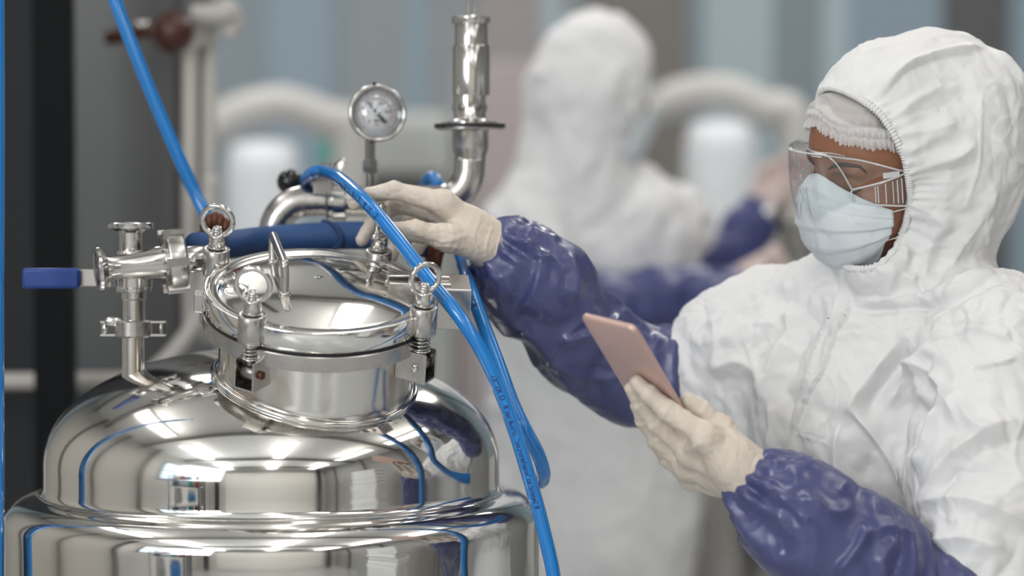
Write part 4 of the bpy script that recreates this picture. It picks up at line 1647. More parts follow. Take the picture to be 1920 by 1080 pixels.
# gathers that run out from the hood's elastic edge
od = open_sdf(V)
q = Hl(V)
th = np.arctan2(q[:, 2] + 0.005, q[:, 1])
g1 = np.exp(-np.clip(od, 0, 1) / 0.016) * (V[:, 2] > P(0, 560, 3.1)[2])
h += 0.0017 * g1 * np.sin(th * 54 + 3 * np.sin(th * 7)) * (od > -0.001)
g2 = np.exp(-np.clip(od, 0, 1) / 0.05)
h += 0.0026 * g2 * (np.abs(np.sin(th * 8.5 + 1.3 * np.sin(th * 3) + od * 25)) - 0.5) * hood_w
HF = [
    ([(1643, 188), (1700, 132), (1770, 104), (1852, 88)], 20, 0.0085, 's'),
    ([(1852, 88), (1905, 140), (1945, 205)], 24, 0.0055, 's'),
    ([(1688, 252), (1740, 246), (1800, 228)], 22, 0.0035),
    ([(1690, 292), (1745, 262), (1790, 250)], 20, 0.0030),
    ([(1694, 322), (1750, 308), (1800, 292), (1835, 262)], 24, 0.0050),
    ([(1690, 345), (1760, 330), (1850, 330)], 40, 0.0040, 'v'),
    ([(1672, 222), (1720, 186), (1775, 160)], 18, 0.0030),
    ([(1700, 205), (1760, 205), (1830, 155)], 24, 0.0025, 'v'),
    ([(1835, 160), (1838, 230), (1830, 330), (1800, 400)], 9, 0.0016, 's'),
    ([(1700, 380), (1750, 402), (1785, 440)], 26, 0.0042),
    ([(1692, 432), (1700, 480), (1722, 530)], 24, 0.0055),
    ([(1760, 420), (1738, 480), (1732, 545)], 26, 0.0050),
    ([(1850, 395), (1800, 460), (1775, 535)], 30, 0.0050),
    ([(1880, 330), (1850, 400), (1845, 480)], 26, 0.0035),
    ([(1712, 470), (1706, 520)], 16, 0.0050, 'v'),
    ([(1860, 250), (1900, 300), (1930, 310)], 20, 0.0030, 's'),
    ([(1600, 130), (1660, 120), (1720, 70)], 26, 0.0022, 'v'),
    ([(1585, 566), (1640, 567), (1700, 566), (1760, 553), (1825, 524), (1880, 492)], 10, 0.0040, 'b'),
    ([(1585, 580), (1650, 582), (1760, 568), (1830, 540), (1890, 506)], 14, 0.0050, 'v'),
    # torso
    ([(1602, 530), (1592, 580), (1568, 640), (1545, 700), (1505, 765), (1482, 840)], 30, 0.0062, 'e'),
    ([(1572, 530), (1556, 590), (1540, 650), (1520, 710), (1490, 760)], 22, 0.0042, 'e'),
    ([(1545, 560), (1520, 610), (1480, 680), (1440, 770)], 34, 0.0075, 'v'),
    ([(1480, 555), (1478, 610), (1450, 690), (1425, 790)], 26, 0.0055),
    ([(1735, 600), (1660, 675), (1605, 745), (1570, 800)], 38, 0.0095),
    ([(1760, 640), (1700, 710), (1655, 770)], 30, 0.0080),
    ([(1715, 650), (1655, 725), (1620, 780)], 20, 0.0060, 'v'),
    ([(1590, 760), (1640, 822), (1678, 880), (1702, 935)], 30, 0.0085, 's'),
    ([(1582, 775), (1568, 840), (1580, 920), (1612, 985)], 24, 0.0085),
    ([(1640, 850), (1625, 920), (1640, 990)], 30, 0.0070, 'v'),
    ([(1712, 890), (1745, 805), (1800, 715)], 30, 0.0072, 's'),
    ([(1712, 985), (1770, 870), (1860, 805), (1925, 785)], 34, 0.0095),
    ([(1715, 945), (1810, 935), (1920, 985)], 30, 0.0080),
    ([(1700, 1040), (1800, 1010), (1900, 1040)], 34, 0.0080),
    ([(1825, 692), (1860, 690), (1905, 678)], 14, 0.0055, 's'),
    ([(1690, 702), (1724, 684), (1772, 735), (1800, 810)], 24, 0.0080),
    ([(1715, 740), (1720, 800), (1712, 860)], 26, 0.0075, 'v'),
    ([(1790, 740), (1830, 800), (1900, 830)], 22, 0.0060),
    ([(1800, 600), (1850, 610), (1900, 640)], 30, 0.0040),
    ([(1350, 650), (1400, 612), (1470, 610)], 34, 0.0060),
    ([(1330, 700), (1380, 680), (1420, 700), (1440, 760)], 28, 0.0060),
    ([(1400, 560), (1455, 555), (1500, 570)], 24, 0.0040, 'v'),
    ([(1330, 580), (1345, 640), (1335, 710)], 20, 0.0030),
    ([(1490, 812), (1525, 822), (1562, 836)], 5, 0.0022, 'e'),
    ([(1560, 640), (1620, 620), (1680, 610)], 26, 0.0035),
]
h += 1.6 * folds(V, N, HF)
hz = V[:, 2] > P(0, 548, 3.1)[2]
h *= 1 - np.clip(-od / 0.012, 0, 1) * hz
h *= 1 - 0.9 * ((od < 0.06) & (hood_sdf(V) < -0.003) & (V[:, 2] > P(0, 545, 3.1)[2]))
V = V + N * h[:, None]
V = lap(V, F, 0.2)
suit = part('coverall', (V, F), M['suit'], worker)
# elastic edge of the hood
ring = []
for i in range(220):
    a = 2 * PI * i / 220
    ts = np.linspace(0.03, 0.17, 280)
    ly, lz = ts * math.cos(a), -0.005 + ts * math.sin(a)
    lx = open_x(lz)
    w = HC + np.stack([lx, ly, lz], 1) @ HA
    k = np.where(hood_sdf(w) > -0.002)[0]
    ring.append(w[k[0]] if len(k) else w[-1])
ring = np.array(ring)
rs = ring.copy()
for _ in range(3):
    rs = (np.roll(rs, 1, 0) + rs * 2 + np.roll(rs, -1, 0)) / 4
dense = catmull(list(rs), 4, closed=True)
el = tube([p for p in dense], 0.0042, 12, closed=True, raw=True)
Ve = el[0].copy()
Vr = Ve.reshape(len(dense), 12, 3)
cen = np.array(dense)
k_g = 1 + 0.22 * np.sin(np.arange(len(dense)) * 1.25 + 0.8 * np.sin(np.arange(len(dense)) * 0.11))
Vr = cen[:, None, :] + (Vr - cen[:, None, :]) * k_g[:, None, None]
child('elastic_edge', (Vr.reshape(-1, 3), el[1]), M['suit'], suit)
# lower part of the coverall, below the frame
V2, F2 = surface_nets(lambda p: su(su(sd_ell(p, P(1672, 880, 3.17) - (0, 0, 0.28), (0.135, 0.175, 0.30), TA), sd_cone(p, (0.45 + 0.07, 3.12, 0.80), (0.45 + 0.08, 3.10, 0.06), 0.105, 0.075), 0.04), sd_cone(p, (0.36, 3.24, 0.80), (0.35, 3.26, 0.06), 0.105, 0.075), 0.04), (0.15, 2.9, 0.03), (0.75, 3.45, 1.02), 0.012)
V2 = V2 + vert_normals(V2, F2) * (crumple(V2, 9, 1.0, 2) * 0.006)[:, None]
part('coverall_trousers', (V2, F2), M['suit'], worker)
for c_ in ((0.50, 3.04), (0.32, 3.20)):
    part('shoe_cover', sphere((c_[0], c_[1], 0.045), 0.05, 24, 14, (2.3, 1.15, 0.9), (np.array([-0.6, -0.8, 0]), np.array([0.8, -0.6, 0]), np.array([0, 0, 1.0]))), M['suit'], worker)

# ---- sleeves


def sleeve(pts, rad, lo, hi, cuff, cuff_ax, seed, flds, cuff_r=0.03):
    f = lambda p: chain(p, pts, rad, 0.03)
    V, F = surface_nets(f, lo, hi, 0.0024)
    N = vert_normals(V, F)
    x, y, d = frame(cuff_ax)
    q = V - cuff
    s = q @ d
    a = np.arctan2(q @ y, q @ x)
    h = 0.0035 * creases(V, 11, seed + 9, 0.12) - 0.003 * creases(V, 14, seed + 29, 0.12) + 0.0085 * crumple(V * [1, 1, 0.8], 7.5, seed, 2, 0.7) + 0.0012 * crumple(V, 22, seed + 3, 1)
    cw = np.exp(-np.clip(s, 0, 1) / 0.024)
    ax_r = np.linalg.norm(q - s[:, None] * d, axis=1)
    h *= np.clip((ax_r - 0.031) / 0.02, 0, 1)
    cw = cw * np.clip((ax_r - 0.033) / 0.014, 0, 1)
    h += cw * (0.0042 * np.sin(a * 9 + 2.5 * np.sin(a * 2) + s * 40) + 0.0016 * np.sin(a * 19 + s * 70) + 0.0014 * np.sin(s * 260 + 2 * np.sin(a * 3)))
    h += folds(V, N, flds)
    V = V + N * h[:, None]
    V = lap(V, F, 0.5, 3)
    return V, F


SRP = [P(948, 470, 3.15), P(972, 496, 3.155), P(1010, 540, 3.165), P(1088, 634, 3.20), P(1190, 704, 3.235), P(1248, 696, 3.24), P(1312, 678, 3.245)]
SRR = [0.034, 0.056, 0.062, 0.058, 0.059, 0.050, 0.046]
RF_ = [
    ([(1015, 470), (1000, 540), (960, 600)], 26, 0.0060, 's'),
    ([(1060, 470), (1080, 520), (1068, 570)], 24, 0.0060),
    ([(1170, 585), (1120, 620), (1040, 640)], 28, 0.0080, 's'),
    ([(930, 600), (1010, 640), (1090, 740), (1150, 775)], 26, 0.0080),
    ([(960, 590), (1040, 612), (1110, 600)], 26, 0.0060, 'v'),
    ([(1110, 560), (1090, 600), (1050, 640)], 20, 0.0060),
    ([(1235, 615), (1220, 680), (1190, 760)], 26, 0.0080, 's'),
    ([(1265, 625), (1262, 690), (1270, 740)], 22, 0.0070),
    ([(1170, 640), (1120, 700), (1100, 750)], 28, 0.0070, 'v'),
    ([(905, 480), (950, 520), (960, 560)], 20, 0.0060),
    ([(975, 430), (1000, 470), (1030, 490)], 18, 0.0050),
]
V, F = sleeve(SRP, SRR, (-0.11, 3.05, 1.14), (0.29, 3.36, 1.50), P(938, 462, 3.15), SRP[3] - SRP[0], 4.0, RF_)
slr = part('sleeve', (V, F), M['sleeve'], worker, label='navy blue vinyl over-sleeve')
SLP = [P(1428, 920, 2.868), P(1452, 942, 2.866), P(1500, 980, 2.862), P(1610, 1055, 2.87), P(1750, 1145, 2.88), P(1850, 1190, 2.90)]
SLR = [0.036, 0.056, 0.061, 0.066, 0.064, 0.066]
LF_ = [
    ([(1480, 850), (1540, 880), (1600, 930)], 24, 0.0050),
    ([(1440, 935), (1480, 950), (1520, 990)], 22, 0.0070, 's'),
    ([(1400, 960), (1450, 1000), (1480, 1050)], 26, 0.0060, 'v'),
    ([(1500, 920), (1540, 960), (1600, 960)], 24, 0.0060),
    ([(1620, 985), (1600, 1030), (1560, 1075)], 26, 0.0090, 's'),
    ([(1680, 1010), (1650, 1050), (1660, 1090)], 24, 0.0070),
    ([(1350, 1000), (1380, 1040), (1400, 1080)], 24, 0.0050),
]
V, F = sleeve(SLP, SLR, (0.21, 2.72, 0.93), (0.62, 3.02, 1.24), P(1418, 908, 2.868), SLP[3] - SLP[0], 14.0, LF_)
sll = part('sleeve', (V, F), M['sleeve'], worker, label='navy blue vinyl over-sleeve')

# ---- gloved right hand, draped over the eye ring
RH = {
    'w': (P(950, 478, 3.145), 0.030),
    'index': (PP((830, 379, 3.108), (738, 357, 3.105), (694, 366, 3.112), (664, 383, 3.118)), (0.0135, 0.0108, 0.0090, 0.0076)),
    'middle': (PP((828, 396, 3.128), (746, 384, 3.146), (704, 408, 3.154), (678, 450, 3.150)), (0.0135, 0.0108, 0.0092, 0.0078)),
    'ring': (PP((834, 415, 3.150), (772, 415, 3.172), (742, 450, 3.175), (733, 486, 3.168)), (0.0130, 0.0104, 0.0088, 0.0076)),
    'pinky': (PP((845, 434, 3.168), (802, 440, 3.190), (782, 464, 3.192), (772, 488, 3.186)), (0.0118, 0.0092, 0.0080, 0.0068)),
    'thumb': (PP((905, 466, 3.115), (838, 446, 3.082), (778, 433, 3.068), (730, 430, 3.070)), (0.0190, 0.0150, 0.0120, 0.0088)),
}


def hand_sdf(p, H, thumb_web=True):
    d = None
    w, wr = H['w']
    mcps = [H[k][0][0] for k in ('index', 'middle', 'ring', 'pinky')]
    for k, rr in (('index', 0.0150), ('middle', 0.0150), ('ring', 0.0140), ('pinky', 0.0130)):
        m = H[k][0][0]
        e = sd_cone(p, w, m, wr * 0.86, rr)
        d = e if d is None else su(d, e, 0.012)
    for i in range(3):
        d = su(d, sd_cone(p, mcps[i], mcps[i + 1], 0.0135, 0.013), 0.010)
    for m in mcps[:3]:
        pass
    tp, trr = H['thumb']
    t = chain(p, tp, trr, 0.008)
    d = su(d, t, 0.014)
    d = su(d, sd_cone(p, tp[1], (mcps[0] + w) / 2, 0.011, 0.012), 0.014)
    fing = None
    for k in ('index', 'middle', 'ring', 'pinky'):
        pts, rad = H[k]
        e = chain(p, pts, rad, 0.0035)
        # knuckle joints swell a little
        for j in (1, 2):
            e = su(e, np.linalg.norm(p - pts[j], axis=1) - rad[j] * 1.06, 0.003)
        d = su(d, e, 0.0045)
    return d


def hand_mesh(H, extra, lo, hi, seed, flds, h=0.0013):
    f = lambda p: extra(p, hand_sdf(p, H))
    V, F = surface_nets(f, lo, hi, h)
    N = vert_normals(V, F)
    dd = 0.0006 * crumple(V, 55, seed, 2) + 0.0003 * crumple(V, 130, seed + 2, 2)
    # creases at the finger joints
    for k in ('index', 'middle', 'ring', 'pinky', 'thumb'):
        pts, rad = H[k]
        for j in (1, 2):
            ax = pts[j + 1] - pts[j - 1]
            ax /= np.linalg.norm(ax)
            r = np.linalg.norm(V - pts[j], axis=1)
            s = (V - pts[j]) @ ax
            wv = np.clip(1 - r / (rad[j] * 1.7), 0, 1)
            dd += 0.0008 * wv * np.sin(s / 0.0016)
    dd += folds(V, N, flds)
    V = V + N * dd[:, None]
    return lap(V, F, 0.25), F


def rext(p, d):
    a, b = P(950, 478, 3.145), P(905, 450, 3.13)
    d = su(d, sd_cone(p, P(935, 470, 3.142), P(880, 432, 3.125), 0.0295, 0.0265), 0.012)
    ax = (a - b) / np.linalg.norm(a - b)
    return np.maximum(d, (p - P(953, 478, 3.147)) @ ax)


RGF = [
    ([(905, 405), (890, 440), (900, 480)], 5, 0.0008), ([(925, 420), (912, 460), (915, 492)], 5, 0.0012), ([(940, 432), (930, 470), (928, 495)], 5, 0.0014, 's'),
    ([(800, 400), (812, 412), (806, 428)], 6, 0.0018, 'v'), ([(815, 455), (850, 450), (880, 440)], 8, 0.0012), ([(800, 462), (840, 462), (870, 468)], 7, 0.0012),
    ([(820, 432), (850, 440), (868, 436)], 5, 0.0008, 'v'), ([(727, 345), (730, 360), (728, 374)], 4, 0.0010, 'v'), ([(820, 356), (832, 385), (850, 415)], 14, 0.0014),
    ([(740, 350), (790, 372), (820, 385)], 9, 0.0006, 'v'), ([(755, 440), (790, 450), (830, 458)], 6, 0.0008, 'v'),
]
V, F = hand_mesh(RH, rext, (-0.21, 3.03, 1.39), (0.01, 3.22, 1.52), 3.0, RGF)
glr = part('glove', (V, F), M['glove'], worker, label='cream latex glove')
ax = P(953, 478, 3.147) - P(905, 450, 3.13)
child('rolled_cuff', torus(P(950, 476, 3.1455), ax, 0.0292, 0.0022, 48, 10), M['glove'], glr)

# ---- the phone
pw = np.array([0.0585, -0.050, -0.0125])
pw /= np.linalg.norm(pw)
pl_ = np.array([-0.064, -0.099, 0.105])
pl_ = pl_ - (pl_ @ pw) * pw
pl_ /= np.linalg.norm(pl_)
pn = np.cross(pw, pl_)
pn = pn / np.linalg.norm(pn)
if pn[1] > 0:
    pn = -pn                          # outwards from the phone's back
PWID, PLEN, PTH = 0.077, 0.157, 0.0075
ptl = P(1085, 592, 2.805)
pcen = ptl + pw * PWID / 2 - pl_ * PLEN / 2 - pn * PTH / 2


def rounded_slab(c, ax, ay, az_, w, h, t, rad, edge, n=10):
    outl = []
    for sx, sy, a0 in ((1, 1, 0), (-1, 1, PI / 2), (-1, -1, PI), (1, -1, 3 * PI / 2)):
        for i in range(n + 1):
            a = a0 + PI / 2 * i / n
            outl.append((sx * (w / 2 - rad), sy * (h / 2 - rad), math.cos(a), math.sin(a)))
    rows = []
    for j in range(9):
        b = -PI / 2 + PI * j / 8
        rows.append((rad - edge * (1 - math.cos(b)), (t / 2 - edge) * (1 if b > 0 else -1 if b < 0 else 0) + edge * math.sin(b)))
    V, F = [], []
    m = len(outl)
    for r, z in rows:
        for (x, y, cx_, sy_) in outl:
            V.append(c + ax * (x + r * cx_) + ay * (y + r * sy_) + az_ * z)
    for j in range(len(rows) - 1):
        for i in range(m):
            k = (i + 1) % m
            F.append((j * m + i, j * m + k, (j + 1) * m + k, (j + 1) * m + i))
    F.append(tuple(range(m))[::-1])
    F.append(tuple((len(rows) - 1) * m + i for i in range(m)))
    return np.array(V), F


phone = thing('mobile_phone', 'rose gold mobile phone held upright by the gloved hand at the chest', 'phone', tuple(pcen - np.array([0, 0, 0.07])))
part('phone_body', rounded_slab(pcen, pw, pl_, pn, PWID, PLEN, PTH, 0.0095, 0.0032), M['phone'], phone, auto=50)
part('screen', rounded_slab(pcen - pn * (PTH / 2 + 0.0001), pw, pl_, pn, PWID - 0.005, PLEN - 0.005, 0.0006, 0.007, 0.0002), M['screen'], phone)
part('camera_ring', lathe(pcen + pw * (-PWID / 2 + 0.016) * -1 + pl_ * (PLEN / 2 - 0.013) * -1 + pn * PTH / 2, pn, [(0.0, 0), (0.005, 0), (0.005, 0.0008), (0, 0.0008)], 24), M['screen'], phone)
part('side_button', box(pcen + pw * (PWID / 2 + 0.0001) + pl_ * 0.035, (0.0008, 0.010, 0.0022), (pw, pl_, pn)), M['phone'], phone, smooth=False)

pb = pcen + pn * PTH / 2


def OB(x, y, o):
    return on_plane(x, y, pb + pn * o, pn)


LH = {
    'w': (P(1418, 905, 2.866), 0.031),
    'index': ([OB(1322, 818, 0.012), OB(1252, 770, 0.0125), OB(1217, 738, 0.0098), OB(1194, 717, 0.0082)], (0.0140, 0.0116, 0.0098, 0.0082)),
    'middle': ([OB(1296, 848, 0.014), OB(1232, 792, 0.0130), OB(1202, 756, 0.0102), OB(1184, 728, 0.0084)], (0.0140, 0.0114, 0.0098, 0.0082)),
    'ring': ([OB(1288, 874, 0.012), OB(1232, 822, 0.0110), OB(1207, 788, 0.0098), OB(1194, 760, 0.0080)], (0.0132, 0.0106, 0.0092, 0.0078)),
    'pinky': ([OB(1298, 898, 0.006), OB(1252, 860, 0.0050), OB(1230, 830, 0.006), OB(1216, 804, 0.0070)], (0.0120, 0.0094, 0.0082, 0.0070)),
    'thumb': ([P(1392, 868, 2.872), on_plane(1352, 806, pb - pn * 0.016, pn), on_plane(1314, 772, pb - pn * 0.018, pn), on_plane(1290, 752, pb - pn * 0.0175, pn)], (0.0200, 0.0142, 0.0118, 0.0098)),
}


def lext(p, d):
    a, b = P(1440, 925, 2.868), P(1400, 890, 2.86)
    d = su(d, sd_cone(p, a, P(1370, 862, 2.855), 0.0305, 0.0290), 0.012)
    ax = (a - b) / np.linalg.norm(a - b)
    return np.maximum(d, (p - a) @ ax)


LGF = [
    ([(1280, 850), (1300, 838), (1320, 828)], 14, 0.0022), ([(1262, 800), (1290, 830), (1300, 846)], 7, 0.0012, 'v'), ([(1252, 812), (1272, 838), (1284, 860)], 6, 0.0010, 'v'),
    ([(1296, 776), (1310, 782), (1330, 786)], 4, 0.0010, 'v'), ([(1306, 766), (1322, 775), (1345, 784)], 4, 0.0010), ([(1318, 790), (1350, 800), (1390, 815)], 5, 0.0010),
    ([(1330, 800), (1365, 812), (1400, 835)], 5, 0.0010, 'v'), ([(1440, 865), (1420, 885), (1405, 920)], 5, 0.0012), ([(1428, 850), (1410, 880), (1395, 915)], 5, 0.0010, 's'),
    ([(1380, 900), (1378, 925), (1382, 945)], 6, 0.0014),
]
allp = np.array([q for k in ('index', 'middle', 'ring', 'pinky', 'thumb') for q in LH[k][0]] + [LH['w'][0], P(1440, 925, 2.868)])
V, F = hand_mesh(LH, lext, allp.min(0) - 0.04, allp.max(0) + 0.045, 23.0, LGF)
gll = part('glove', (V, F), M['glove'], worker, label='cream latex glove')
print('LH depths', [[round(float(q[1]), 3) for q in LH[k][0]] for k in ('index', 'middle', 'ring', 'pinky', 'thumb')], 'phone y', [round(float(v), 3) for v in (pcen - pl_ * PLEN / 2)])
# ================================================================== out-of-focus surroundings
M['cab'] = mat('dark_grey_cabinet', (0.085, 0.088, 0.092), 0.45, 0.2)
var_col(M['cab'], 1.6, (0.065, 0.07, 0.074), (0.14, 0.139, 0.138), 0.35, 0.7, stretch=(1, 1, 0.8), detail=1)
M['post'] = mat('black_post_paint', (0.005, 0.006, 0.007), 0.7, 0.0, **{'Specular IOR Level': 0.15})
M['cab_black'] = mat('near_black_door', (0.022, 0.024, 0.028), 0.6, 0.0, **{'Specular IOR Level': 0.2})
M['pale_pipe'] = mat('pale_plastic_pipe', (0.50, 0.475, 0.445), 0.45)
M['brown_ball'] = mat('brown_enamel', (0.065, 0.018, 0.012), 0.3)
M['machine'] = mat('pale_machine_paint', (0.52, 0.545, 0.53), 0.5)
M['arch'] = mat('ivory_duct', (0.60, 0.59, 0.57), 0.5)
M['tub'] = mat('white_plastic_tub', (0.80, 0.84, 0.88), 0.5)
M['green'] = mat('indicator_green', (0.05, 0.42, 0.33), 0.5)
M['glove_pink'] = mat('pinkish_latex', (0.68, 0.55, 0.52), 0.6)
M['suit_far'] = mat('white_fabric_plain', (0.80, 0.80, 0.81), 0.8)
M['sleeve_far'] = mat('navy_vinyl_plain', (0.055, 0.065, 0.19), 0.35)


def xz(px, py, Y):
    return P(px, py, Y)


# dark cabinet at the left
Yc = 4.35
x0, x1 = P(-260, 0, Yc)[0], P(338, 0, Yc)[0]
cb = thing('steel_cabinet', 'dark grey steel cabinet standing behind the tank at the left', 'cabinet', ((x0 + x1) / 2, Yc + 0.25, 0))
part('cabinet_body', box(((x0 + x1) / 2, Yc + 0.27, 1.15), (x1 - x0, 0.5, 2.28)), M['cab'], cb, smooth=False, bevel=0.006)
xm = P(124, 0, Yc)[0]
part('door', box(((xm + x1) / 2, Yc + 0.010, 1.2), (x1 - xm - 0.02, 0.02, 2.1)), M['cab'], cb, smooth=False, bevel=0.004)
part('door', box(((xm + x0) / 2, Yc + 0.010, 1.2), (xm - x0 - 0.02, 0.02, 2.1)), M['cab_black'], cb, smooth=False, bevel=0.004)
part('plinth', box(((x0 + x1) / 2, Yc + 0.27, 0.03), (x1 - x0 - 0.04, 0.44, 0.06)), M['post'], cb, smooth=False)
Yp = 4.0
xp0, xp1 = P(58, 0, Yp)[0], P(128, 0, Yp)[0]
pst = solo('black_post', box(((xp0 + xp1) / 2, Yp + 0.03, CEIL / 2), (xp1 - xp0, 0.06, CEIL)), M['post'], 'black upright post between the left edge and the grey cabinet', 'post', smooth=False, bevel=0.003)
Yh = 4.16
solo('wall_pipe', tube([P(-200, 716, Yh), P(60, 714, Yh), P(245, 712, Yh), P(275, 705, Yh), P(330, 655, Yh), P(372, 590, Yh), P(388, 520, Yh), P(392, 440, Yh), P(394, 330, Yh)], 0.0135, 20), M['pale_pipe'], 'pale grey plastic pipe running low past the cabinet and curving upwards', 'pipe')
fl = thing('float_valve', 'brown ball float valve on tall pale pipes beside the grey cabinet', 'valve', tuple(P(365, 520, 4.22)))
part('riser', cyl(P(356, 620, 4.22), P(356, 70, 4.22), 0.0125), M['pale_pipe'], fl)
part('riser', cyl(P(388, 640, 4.24), P(394, 40, 4.24), 0.0125), M['pale_pipe'], fl)
part('valve_head', tube([P(372, 90, 4.23), P(372, 50, 4.23), P(396, 22, 4.23), P(425, 14, 4.23), P(438, 40, 4.23), P(430, 70, 4.23)], 0.016, 18), M['pale_pipe'], fl)
part('valve_cross', cyl(P(360, 30, 4.22), P(440, 25, 4.22), 0.019), M['pale_pipe'], fl)
part('valve_stem', cyl(P(402, 20, 4.22), P(410, -40, 4.22), 0.010), M['steel_satin'], fl)
part('ball', sphere(P(325, 60, 4.16), 0.034, 32, 18), M['brown_ball'], fl)
part('float_arm', cyl(P(300, 62, 4.17), P(262, 60, 4.18), 0.011, 0.007), M['brown_ball'], fl)
part('arm_nut', cyl(P(278, 46, 4.17), P(255, 44, 4.17), 0.006), M['steel_fit'], fl)
part('arm_rod', cyl(P(262, 60, 4.19), P(205, 72, 4.24), 0.012), M['rust'], fl)


def machine(px0, px1, py0, Y, apts, label, arc_r=0.05):
    xa, xb = P(px0, 0, Y)[0], P(px1, 0, Y)[0]
    zt_ = P(0, py0, Y)[2]
    t = thing('mixing_machine', label, 'machine', ((xa + xb) / 2, Y + 0.3, 0), 'pale mixing machines by the rear wall')
    part('stand', box(((xa + xb) / 2, Y + 0.3, 0.35), (xb - xa - 0.05, 0.5, 0.7)), M['frame_grey'], t, smooth=False, bevel=0.01)
    part('tub', lathe(((xa + xb) / 2, Y + 0.3, 0.70), (0, 0, 1), [(0.0, 0), ((xb - xa) / 2 * 0.9, 0.0), ((xb - xa) / 2, 0.06), ((xb - xa) / 2, zt_ - 0.78), ((xb - xa) / 2 * 0.86, zt_ - 0.71), (0, zt_ - 0.70)], 48), M['tub'], t)
    part('duct', tube([P(a, b, Y + 0.30) for a, b in apts] + [P(apts[-1][0] + 6, apts[-1][1] + 260, Y + 0.30)], arc_r, 24), M['arch'], t)
    return t


machine(398, 545, 258, 6.6, [(330, 290), (400, 240), (460, 208), (530, 196), (590, 214), (630, 232), (655, 250)], 'pale machine with white tub and ivory duct, blurred beyond the pressure gauge')
machine(1296, 1440, 218, 6.6, [(1180, 215), (1240, 195), (1300, 176), (1370, 176), (1430, 205), (1490, 232)], 'pale machine with white tub and ivory duct, blurred between the two workers')
Ym = 7.3
xa, xb = P(600, 0, Ym)[0], P(850, 0, Ym)[0]
t = thing('pale_console', 'pale green-grey control console with a green indicator, blurred behind the pressure gauge', 'machine', ((xa + xb) / 2, Ym + 0.2, 0))
part('console_body', box(((xa + xb) / 2, Ym + 0.25, P(0, 210, Ym)[2] / 2), (xb - xa, 0.5, P(0, 210, Ym)[2])), M['machine'], t, smooth=False, bevel=0.04)
part('indicator_green', box(P(612, 285, Ym - 0.005), (0.055, 0.01, 0.05)), M['green'], t, smooth=False)  # plain green paint stands in for the indicator's light
part('shadow_slab', box(P(745, 335, Ym - 0.1), (0.26, 0.2, 0.03)), M['frame_dark'], t, smooth=False)  # dark slab put in for the shadow beneath the console's pale top
xa, xb = P(855, 0, 7.4)[0], P(1010, 0, 7.4)[0]
t = solo('storage_locker', box(((xa + xb) / 2, 7.6, 0.93), (xb - xa, 0.4, 1.86)), mat('pinkish_locker_paint', (0.50, 0.44, 0.45), 0.5), 'pinkish grey locker, blurred behind the relief valve', 'locker', smooth=False, bevel=0.01)

# ------------------------------------------------------------------ the second worker
w2 = thing('person', 'blurred worker in white coverall with navy over-sleeves, facing away to the right', 'person', tuple(P(1130, 600, 4.85) * [1, 1, 0]))
Q = lambda a, b, y=4.85: P(a, b, y)
hd2 = Q(1120, 172, 4.86)
f2 = np.array([0.95, 0.16, -0.16])
f2 /= np.linalg.norm(f2)
l2 = np.cross([0, 0, 1.0], f2)
l2 /= np.linalg.norm(l2)
A2 = np.array([f2, l2, np.cross(f2, l2)])


def q2(p):
    return (p - hd2) @ A2.T


def face2(p):
    q = q2(p)
    d = sd_ell(q, (-0.005, 0, 0.03), (0.098, 0.076, 0.088))
    d = su(d, sd_ell(q, (0.035, 0, -0.045), (0.062, 0.062, 0.080)), 0.03)
    return su(d, sd_cone(q, (0.09, 0, 0.0), (0.110, 0, -0.035), 0.008, 0.011), 0.01)


S2L, S2R = Q(985, 425, 4.80), Q(1262, 415, 5.02)
E2a, W2a, K2a = Q(1100, 585, 4.66), Q(1370, 545, 4.74), Q(1480, 490, 4.80)
E2b, W2b, K2b = Q(1335, 520, 5.05), Q(1425, 405, 5.05), Q(1468, 345, 5.06)


def body2(p):
    d = face2(p)
    d = su(d, sd_cone(p, hd2 - (0, 0, 0.06), Q(1095, 370, 4.88), 0.055, 0.062), 0.02)
    d = su(d, sd_ell(p, Q(1110, 640, 4.90), (0.15, 0.10, 0.30)), 0.03)
    d = su(d, chain(p, [S2L, Q(1110, 380, 4.9), S2R], [0.04, 0.05, 0.04], 0.02), 0.03)
    d = su(d, chain(p, [S2L, E2a, W2a], [0.042, 0.035, 0.024], 0.01), 0.02)
    d = su(d, chain(p, [S2R, E2b, W2b], [0.042, 0.035, 0.024], 0.01), 0.02)
    return d


V, F = surface_nets(body2, (-0.15, 4.50, 0.85), (0.62, 5.30, 1.90), 0.008)
part('body', (V, F), M['skin'], w2)


def suit2(p):
    q = q2(p)
    h = sd_ell(q, (-0.012, 0, 0.020), (0.118, 0.108, 0.136))
    h = su(h, sd_cone(q, (-0.02, 0, -0.03), (-0.03, 0, -0.19), 0.108, 0.105), 0.05)
    op_ = sd_ell(q, (0.135, 0, -0.015), (0.085, 0.078, 0.100))
    h = ss(h, op_, 0.006)
    t = sd_ell(p, Q(1105, 620, 4.90), (0.205, 0.140, 0.34))
    t = su(t, sd_ell(p, Q(1110, 430, 4.9), (0.20, 0.11, 0.12)), 0.09)
    t = su(t, sd_cone(p, S2L, Q(1040, 520, 4.72), 0.082, 0.066), 0.04)
    t = su(t, sd_cone(p, S2R, Q(1312, 500, 5.04), 0.078, 0.060), 0.03)
    t = su(t, sd_ell(p, Q(1110, 950, 4.92), (0.21, 0.15, 0.34)), 0.08)
    return su(h, t, 0.04)


